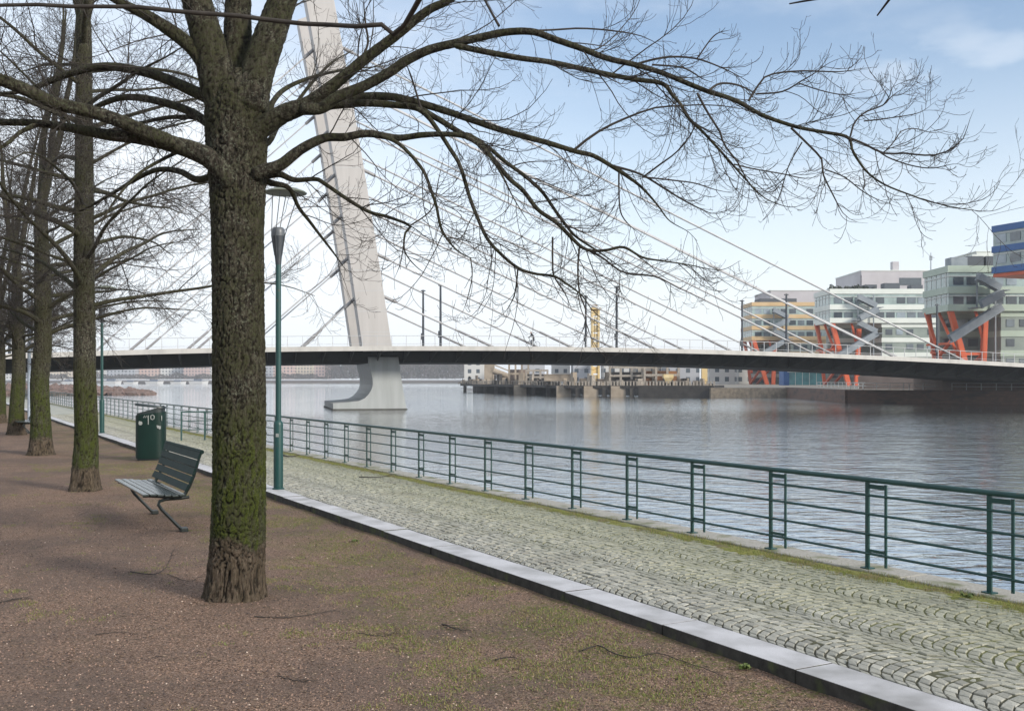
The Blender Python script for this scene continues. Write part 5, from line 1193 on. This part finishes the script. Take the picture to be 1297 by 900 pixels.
# apartment houses seen under the bridge behind the jetty
def apt_mat(name, c, sx, sz, wc=(.06, .08, .1), fr=.42):
    m = bpy.data.materials.new(name); m.use_nodes = True; n_, l_ = nodes_of(m); p_ = n_['Principled BSDF']; p_.inputs['Roughness'].default_value = .7
    tc_ = n_.new('ShaderNodeTexCoord'); s_ = n_.new('ShaderNodeSeparateXYZ'); l_.new(tc_.outputs['Object'], s_.inputs[0])
    def cell(out, per, lo_, hi_):
        d_ = n_.new('ShaderNodeMath'); d_.operation = 'DIVIDE'; l_.new(out, d_.inputs[0]); d_.inputs[1].default_value = per
        f_ = n_.new('ShaderNodeMath'); f_.operation = 'FRACT'; l_.new(d_.outputs[0], f_.inputs[0])
        a_ = n_.new('ShaderNodeMath'); a_.operation = 'GREATER_THAN'; l_.new(f_.outputs[0], a_.inputs[0]); a_.inputs[1].default_value = lo_
        b_ = n_.new('ShaderNodeMath'); b_.operation = 'LESS_THAN'; l_.new(f_.outputs[0], b_.inputs[0]); b_.inputs[1].default_value = hi_
        m_ = n_.new('ShaderNodeMath'); m_.operation = 'MULTIPLY'; l_.new(a_.outputs[0], m_.inputs[0]); l_.new(b_.outputs[0], m_.inputs[1]); return m_.outputs[0]
    add_ = n_.new('ShaderNodeMath'); l_.new(s_.outputs['X'], add_.inputs[0]); l_.new(s_.outputs['Y'], add_.inputs[1])
    m_ = n_.new('ShaderNodeMath'); m_.operation = 'MULTIPLY'; l_.new(cell(add_.outputs[0], sx, .25, .25 + fr), m_.inputs[0]); l_.new(cell(s_.outputs['Z'], sz, .3, .8), m_.inputs[1])
    x = n_.new('ShaderNodeMix'); x.data_type = 'RGBA'; l_.new(m_.outputs[0], x.inputs['Factor']); x.inputs['A'].default_value = (*c, 1); x.inputs['B'].default_value = (*wc, 1); l_.new(x.outputs['Result'], p_.inputs['Base Color']); return m
apts = [apt_mat('facade_white', (.55, .54, .52), 3.4, 3.2), apt_mat('facade_pink', (.50, .36, .31), 3.6, 3.2), apt_mat('facade_cream', (.52, .45, .36), 3.2, 3.2), apt_mat('facade_grey', (.36, .37, .40), 3.8, 3.2), apt_mat('facade_rose', (.45, .33, .30), 3.2, 3.2)]
M['roofgrey'] = mat('roof_grey', (.14, .14, .15), .8); M['roofred'] = mat('roof_red', (.26, .13, .10), .8)
def house(px0, px1, h_, Yd, mt, roof, lab, group, z0=LZ, pitched=True):
    a = at(px0, 0, Yd)[0]; b = at(px1, 0, Yd)[0]; wd = b - a; e = empty('apartment_house', ((a + b) / 2, Yd, z0)); tag(e, lab, 'apartment house', group)
    q = MB(); q.box((0, 7, h_ / 2), (wd, 14, h_)); q.build('wall', mt, e)
    q = MB()
    if pitched: q.prism([(-wd / 2 - .4, -.4, h_), (-wd / 2 - .4, 14.4, h_), (-wd / 2 - .4, 7, h_ + 3.2)], (wd + .8, 0, 0))
    else: q.box((0, 7, h_ + .3), (wd + .6, 14.6, .6))
    q.build('roof', roof, e)
    if wd > 8 and pitched:
        q = MB(); q.box((-wd * .22, 3.5, h_ + 1.8), (1.4, 1.4, 3.2)); q.build('chimney', M['roofred'], e)
names = ['white', 'pink', 'cream', 'grey', 'rose']
g1_ = [(588, 613, 14, 420, 0, 'white apartment house just right of the far wood'), (660, 690, 15, 400, 3, 'grey apartment house behind the broken concrete frame'), (700, 722, 13, 410, 0, 'white apartment house behind the long trough'), (726, 748, 15, 400, 3, 'grey house directly left of the yellow tower'), (765, 800, 14, 390, 0, 'white apartment house right of the yellow tower'), (806, 838, 14, 405, 2, 'cream apartment house behind the pale frames'), (845, 886, 14, 390, 3, 'grey apartment house behind the rusty wall'), (898, 932, 13, 360, 0, 'white apartment house behind the yellow post'), (936, 976, 12, 372, 0, 'white low house left of the ochre-banded block')]
for px0, px1, h_, Yd, k, lab in g1_: house(px0, px1, h_ - 4.2, Yd, apts[k], M['roofgrey'], lab, 'apartment houses behind the jetty', pitched=False)

# =========================================================================== FAR SHORE
M['farshore'] = mat('far_shore', (.07, .06, .05), .95, (.10, .08, .07), .02)
q = MB(); q.prism([(-900, 1040, WZ - 2), (-300, 1010, WZ - 2), (-60, 1050, WZ - 2), (420, 1000, WZ - 2), (1400, 1100, WZ - 2), (1500, 3300, WZ - 2), (-1600, 3300, WZ - 2)], (0, 0, 3.6)); tag(q.build('far_shore', M['farshore']), kind='structure')
fr_ = random.Random(3)
row = [(-40, 4, 3, 'grey apartment house on the far shore at the extreme left edge'), (4, 44, 0, 'white apartment house on the far shore behind the fourth tree'), (44, 92, 2, 'cream apartment house on the far shore between the second and third trees'),
 (92, 135, 0, 'white apartment house on the far shore behind the second tree'), (135, 172, 3, 'grey apartment house on the far shore between the far teal lamp and the bin'), (172, 203, 1, 'pink apartment house on the far shore straight above the litter bin'),
 (203, 232, 0, 'white apartment house on the far shore, first to the right of the bin'), (232, 262, 4, 'rose apartment house on the far shore midway between bin and mossy trunk'), (262, 300, 0, 'white apartment house on the far shore cut by the left edge of the mossy trunk'),
 (300, 346, 3, 'grey apartment house on the far shore between mossy trunk and near teal lamp'), (346, 372, 1, 'pink apartment house on the far shore just right of the near teal lamp'), (372, 398, 2, 'cream apartment house on the far shore, last but one before the wood'), (398, 418, 4, 'small rose apartment house on the far shore beside the wood')]
for k, (p0_, p1_, c_, lab) in enumerate(row):
    house(p0_, p1_ - 1.2, fr_.uniform(14, 19), 1075 + fr_.uniform(0, 50), apts[c_], M['roofred'] if k % 3 == 1 else M['roofgrey'], lab, 'apartment houses along the far shore', z0=2.0, pitched=k % 4 != 2)
# far wood
M['farwood'] = mat('bare_wood', (.045, .038, .034), .95, (.14, .11, .095), .12)
M['farwood2'] = mat('dark_wood', (.02, .028, .022), .95, (.07, .08, .06), .05)
gr = np.random.default_rng(5); cnt = 26000; pxs = gr.uniform(412, 605, cnt); Yd = gr.uniform(1050, 1130, cnt)
hmax = np.array([17 + 5 * mnoise.noise(Vector((a * .045, 1, 0))) + 4 * mnoise.noise(Vector((a * .3, 4, 0))) for a in pxs]); hh = gr.uniform(0, 1, cnt) ** .8 * hmax
P = np.stack([(pxs - CX) / F * Yd, Yd, 2 + hh], -1); dv = gr.normal(0, .6, (cnt, 3)); dv[:, 2] = gr.uniform(.8, 2.2, cnt); sd_ = np.stack([gr.uniform(.15, .5, cnt), 0 * pxs, 0 * pxs], -1)
V = np.stack([P - sd_, P + sd_, P + dv], 1).reshape(-1, 3); f = np.arange(cnt * 3).reshape(-1, 3)
tag(npmesh('far_wood', V, f, 3, [M['farwood'], M['farwood2']], mi=(gr.uniform(0, 1, cnt) < .2).astype(int)), kind='stuff', label='bare winter wood along the far shore right of the pylon')
for rgn, sdn, lb in (((60, 415), 8, 'low bushes and bare trees along the quay of the far shore houses'), ((600, 640), 9, 'bare trees on the far shore behind the jetty')):
    gr = np.random.default_rng(sdn); cnt = 9000; pxs = gr.uniform(*rgn, cnt); Yd = gr.uniform(1046, 1066, cnt)
    hmax = np.array([max(1.5, 4 + 9 * mnoise.noise(Vector((a * .06, 7, sdn)))) for a in pxs]); hh = gr.uniform(0, 1, cnt) * hmax
    P = np.stack([(pxs - CX) / F * Yd, Yd, 2 + hh], -1); dv = gr.normal(0, .5, (cnt, 3)); dv[:, 2] = gr.uniform(.5, 1.6, cnt); sd_ = np.stack([gr.uniform(.15, .5, cnt), 0 * pxs, 0 * pxs], -1)
    V = np.stack([P - sd_, P + sd_, P + dv], 1).reshape(-1, 3)
    tag(npmesh('shore_bushes', V, np.arange(cnt * 3).reshape(-1, 3), 3, [M['farwood'], M['farwood2']], mi=(gr.uniform(0, 1, cnt) < .3).astype(int)), kind='stuff', label=lb)
# boats at the far pontoons
M['hull'] = mat('boat_hull', (.6, .6, .6), .4); M['cabin'] = mat('boat_cabin', (.10, .12, .16), .4)
def boat(px, Yd, Ln, lab):
    e = empty('moored_boat', (*at(px, 0, Yd)[:2], WZ)); tag(e, lab, 'boat', 'boats moored off the far shore')
    h_ = Ln * .13; q = MB(); hp = [(-Ln / 2, -Ln * .13), (Ln * .2, -Ln * .14), (Ln / 2, 0), (Ln * .2, Ln * .14), (-Ln / 2, Ln * .13)]
    lo_ = [(x * .9, y * .7, -.2) for x, y in hp]; hi_ = [(x, y, h_ + (.4 if x > Ln * .3 else 0)) for x, y in hp]
    q.add(lo_ + hi_, [tuple(range(5))[::-1], tuple(range(5, 10))] + [(i, (i + 1) % 5, 5 + (i + 1) % 5, 5 + i) for i in range(5)]); q.build('hull', M['hull'], e)
    q = MB(); q.box((-Ln * .05, 0, h_ + Ln * .06), (Ln * .4, Ln * .18, Ln * .12)); q.build('cabin', M['cabin'], e)
blabs = ['farthest left white boat moored under the bridge left of the near trees', 'white boat moored between the second tree and the teal lamp', 'white boat moored just right of the far teal lamp', 'white boat moored above the litter bin lid', 'white boat moored to the right of the litter bin', 'white boat moored just left of the mossy trunk']
for (px, Yd, Ln), lb in zip([(88, 820, 13), (142, 800, 15), (166, 780, 11), (196, 800, 14), (226, 790, 12), (252, 800, 15)], blabs): boat(px, Yd, Ln, lb)
# pontoon
q = MB(); a = at(140, 0, 790)[0]; b = at(270, 0, 800)[0]; q.box(((a + b) / 2, 808, WZ + .4), (b - a, 5, .9)); tag(q.build('pontoon', M['timber']), 'long low pontoon behind the moored boats', 'pontoon')

# rocky spit on the left
M['rock'] = mat('red_rock', (.19, .125, .105), .9, (.14, .10, .088), .7, c3=(.10, .08, .07), s3=1.5, lo3=.5, hi3=.65, bump=.6, bscale=3, bdist=.2)
gr = np.random.default_rng(2); V = []; Fr = []; q = MB()
ico = bpy.data.meshes.new('tmp'); import bmesh
bm = bmesh.new(); bmesh.ops.create_icosphere(bm, subdivisions=1, radius=1); iv = np.array([v.co[:] for v in bm.verts]); ifc = np.array([[v.index for v in f_.verts] for f_ in bm.faces]); bm.free()
k = 0; Va, Fa = [], []
for i in range(1500):
    u = gr.uniform(0, 1); x0_ = -150 + 69 * u; y0_ = 232 + gr.uniform(-4.5, 12) * (1 - .55 * u ** 4); hgt = (2.1 * (1 - u ** 5)) * max(0, 1 - abs((y0_ - 236) / 8.5)) + .05
    sc_ = gr.uniform(.45, 1.3); v = iv * gr.uniform(.6, 1.3, (len(iv), 1)) * sc_ * np.array([1.2, 1, .75])
    Va.append(v + np.array([x0_, y0_, WZ + hgt])); Fa.append(ifc + k); k += len(iv)
tag(npmesh('spit_rocks', np.concatenate(Va), np.concatenate(Fa), 3, M['rock']), kind='stuff', label='reddish boulders of the low spit seen between the second tree and the bin')
q = MB(); q.prism([(-160, 224, WZ - 1), (-84, 231, WZ - 1), (-82, 236, WZ - 1), (-90, 243, WZ - 1), (-160, 250, WZ - 1)], (0, 0, 2.2)); tag(q.build('spit_ground', M['rock']), kind='structure')
# land where the bridge comes down on this side
q = MB(); A = [st(112, 8.5), st(112, -80), st(190, -80), st(170, -10), st(135, 6)]; q.prism([(a[0], a[1], WZ - 1) for a in A], (0, 0, 2.45)); tag(q.build('bank_ground', M['land']), kind='structure')

# =========================================================================== SMALL THINGS ON THE GROUND
def fallen(pts, r_, lab, z=0.0, forks=2, seed=0):
    gr = np.random.default_rng(seed); P = np.array([ground(x, y, z) for x, y in pts]); b0 = P[0].copy(); P = P - b0
    for i in range(len(P)): P[i, 2] = (gh(*(P[i] + b0)[:2]) if z == 0 else .006) + r_ * .8 + gr.uniform(0, .012)
    r_ *= .72; P1, R1, L1 = resample(P, np.linspace(r_, r_ * .3, len(P)), 18); P1[1:-1] += gr.normal(0, .005, (16, 3)) * np.array([1, 1, .4])
    parts = [(*tubes_np(P1[None], R1[None], 7), 0)]
    g_ = grow(P1[None], R1[None], np.array([L1]), (forks + 3) / max(L1, .1), (25, 60), (.08, .28), 6, .08, .08, 1.0, .006, .0012, .2, gen=gr)
    if g_ is not None:
        gq = g_[0]; gq[:, :, 2] = np.maximum(gq[:, :, 2], .004); parts.append((*tubes_np(gq, g_[1], 5), 0))
    o = assemble('fallen_twig', parts, None, [M['twig']]); o.location = tuple(b0); tag(o, lab, 'fallen twig', 'fallen twigs on the ground')
fallen([(165, 723), (195, 728), (212, 715), (221, 692)], .008, 'forked dark twig on the gravel between the bench and the mossy trunk', seed=1, forks=4)
fallen([(0, 764), (20, 759), (40, 757)], .007, 'straight twig on the gravel near the left edge', seed=2)
fallen([(322, 780), (370, 781), (428, 773)], .008, 'long straight twig lying just right of the mossy trunk foot', seed=3, forks=3)
fallen([(738, 826), (755, 821), (775, 830), (800, 837), (830, 833), (880, 847), (921, 864)], .009, 'longest wavy twig on the grassy ground near the kerb', seed=4, forks=3)
fallen([(350, 855), (380, 860), (406, 858)], .006, 'short dark twig below the mossy trunk at the bottom of the view', seed=6)
fallen([(628, 836), (645, 833), (662, 837)], .008, 'stubby twig just left of the longest wavy twig', seed=7)
fallen([(560, 789), (580, 797), (601, 798)], .010, 'stubby dark twig midway between the mossy trunk and the kerb', seed=8, forks=4)
fallen([(212, 727), (240, 736), (262, 724)], .005, 'thin twig touching the forked one beside the mossy trunk', seed=9)
fallen([(452, 800), (490, 803), (505, 794)], .005, 'thin bent twig on the gravel right of the mossy trunk', seed=10)
fallen([(120, 801), (150, 799), (175, 803)], .005, 'faint short twig on the open gravel at the left', seed=11)
fallen([(455, 605), (478, 606), (497, 602)], .016, 'dark twig lying on the cobbles beside the moss strip', z=.12, seed=12, forks=3)
fallen([(355, 577), (366, 580), (378, 578)], .03, 'dark clump of twigs on the moss by the railing behind the teal lamp', z=.12, seed=13, forks=8)
def weed(px, py, lab, seed, s_=.05, cnt=16, z=0.0):
    gr = np.random.default_rng(seed); b0 = ground(px, py, z); q = MB()
    for i in range(cnt):
        a = gr.uniform(0, 6.28); ln = s_ * gr.uniform(.7, 1.4); w_ = ln * .34; d_ = np.array([math.cos(a), math.sin(a), 0]); sd_ = np.array([-d_[1], d_[0], 0]); up = np.array([0, 0, 1.])
        r0 = d_ * .012; m_ = r0 + d_ * ln * .5 + up * ln * gr.uniform(.35, .9); tp = r0 + d_ * ln + up * ln * gr.uniform(.1, .8)
        q.add([r0, m_ + sd_ * w_, tp, m_ - sd_ * w_, m_ - up * .004], [(0, 1, 4), (1, 2, 4), (2, 3, 4), (3, 0, 4)])
    o = q.build('weed', M['weed'], fix=False); o.location = (b0[0], b0[1], gh(b0[0], b0[1]) if z == 0 else z); tag(o, lab, 'weed', 'weeds on the gravel')
M['weed'] = mat('weed_leaf', (.08, .12, .022), .7, (.12, .15, .04), 20)
weed(942, 853, 'leafy weed growing at the foot of the kerb near the bottom of the view', 1, .038, 26)
weed(450, 688, 'small bright weed on the gravel near the kerb right of the mossy trunk', 2, .035, 18)
weed(1225, 757, 'dry brownish weed growing from the moss below the railing', 5, .045, 22, .13)

# =========================================================================== HAZE
hm = bpy.data.materials.new('haze_air'); hm.use_nodes = True; n, l = nodes_of(hm)
for q_ in list(n):
    if q_.type == 'BSDF_PRINCIPLED': n.remove(q_)
pv = n.new('ShaderNodeVolumePrincipled'); pv.inputs['Color'].default_value = (.86, .90, .96, 1); pv.inputs['Density'].default_value = .00022; pv.inputs['Anisotropy'].default_value = .2
l.new(pv.outputs[0], n['Material Output'].inputs['Volume'])
q = MB(); q.box((0, 1550, 30), (5600, 4000, 72)); hz_ = q.build('haze', hm); tag(hz_, kind='stuff', label='thin pale winter haze over the water and the far shore')
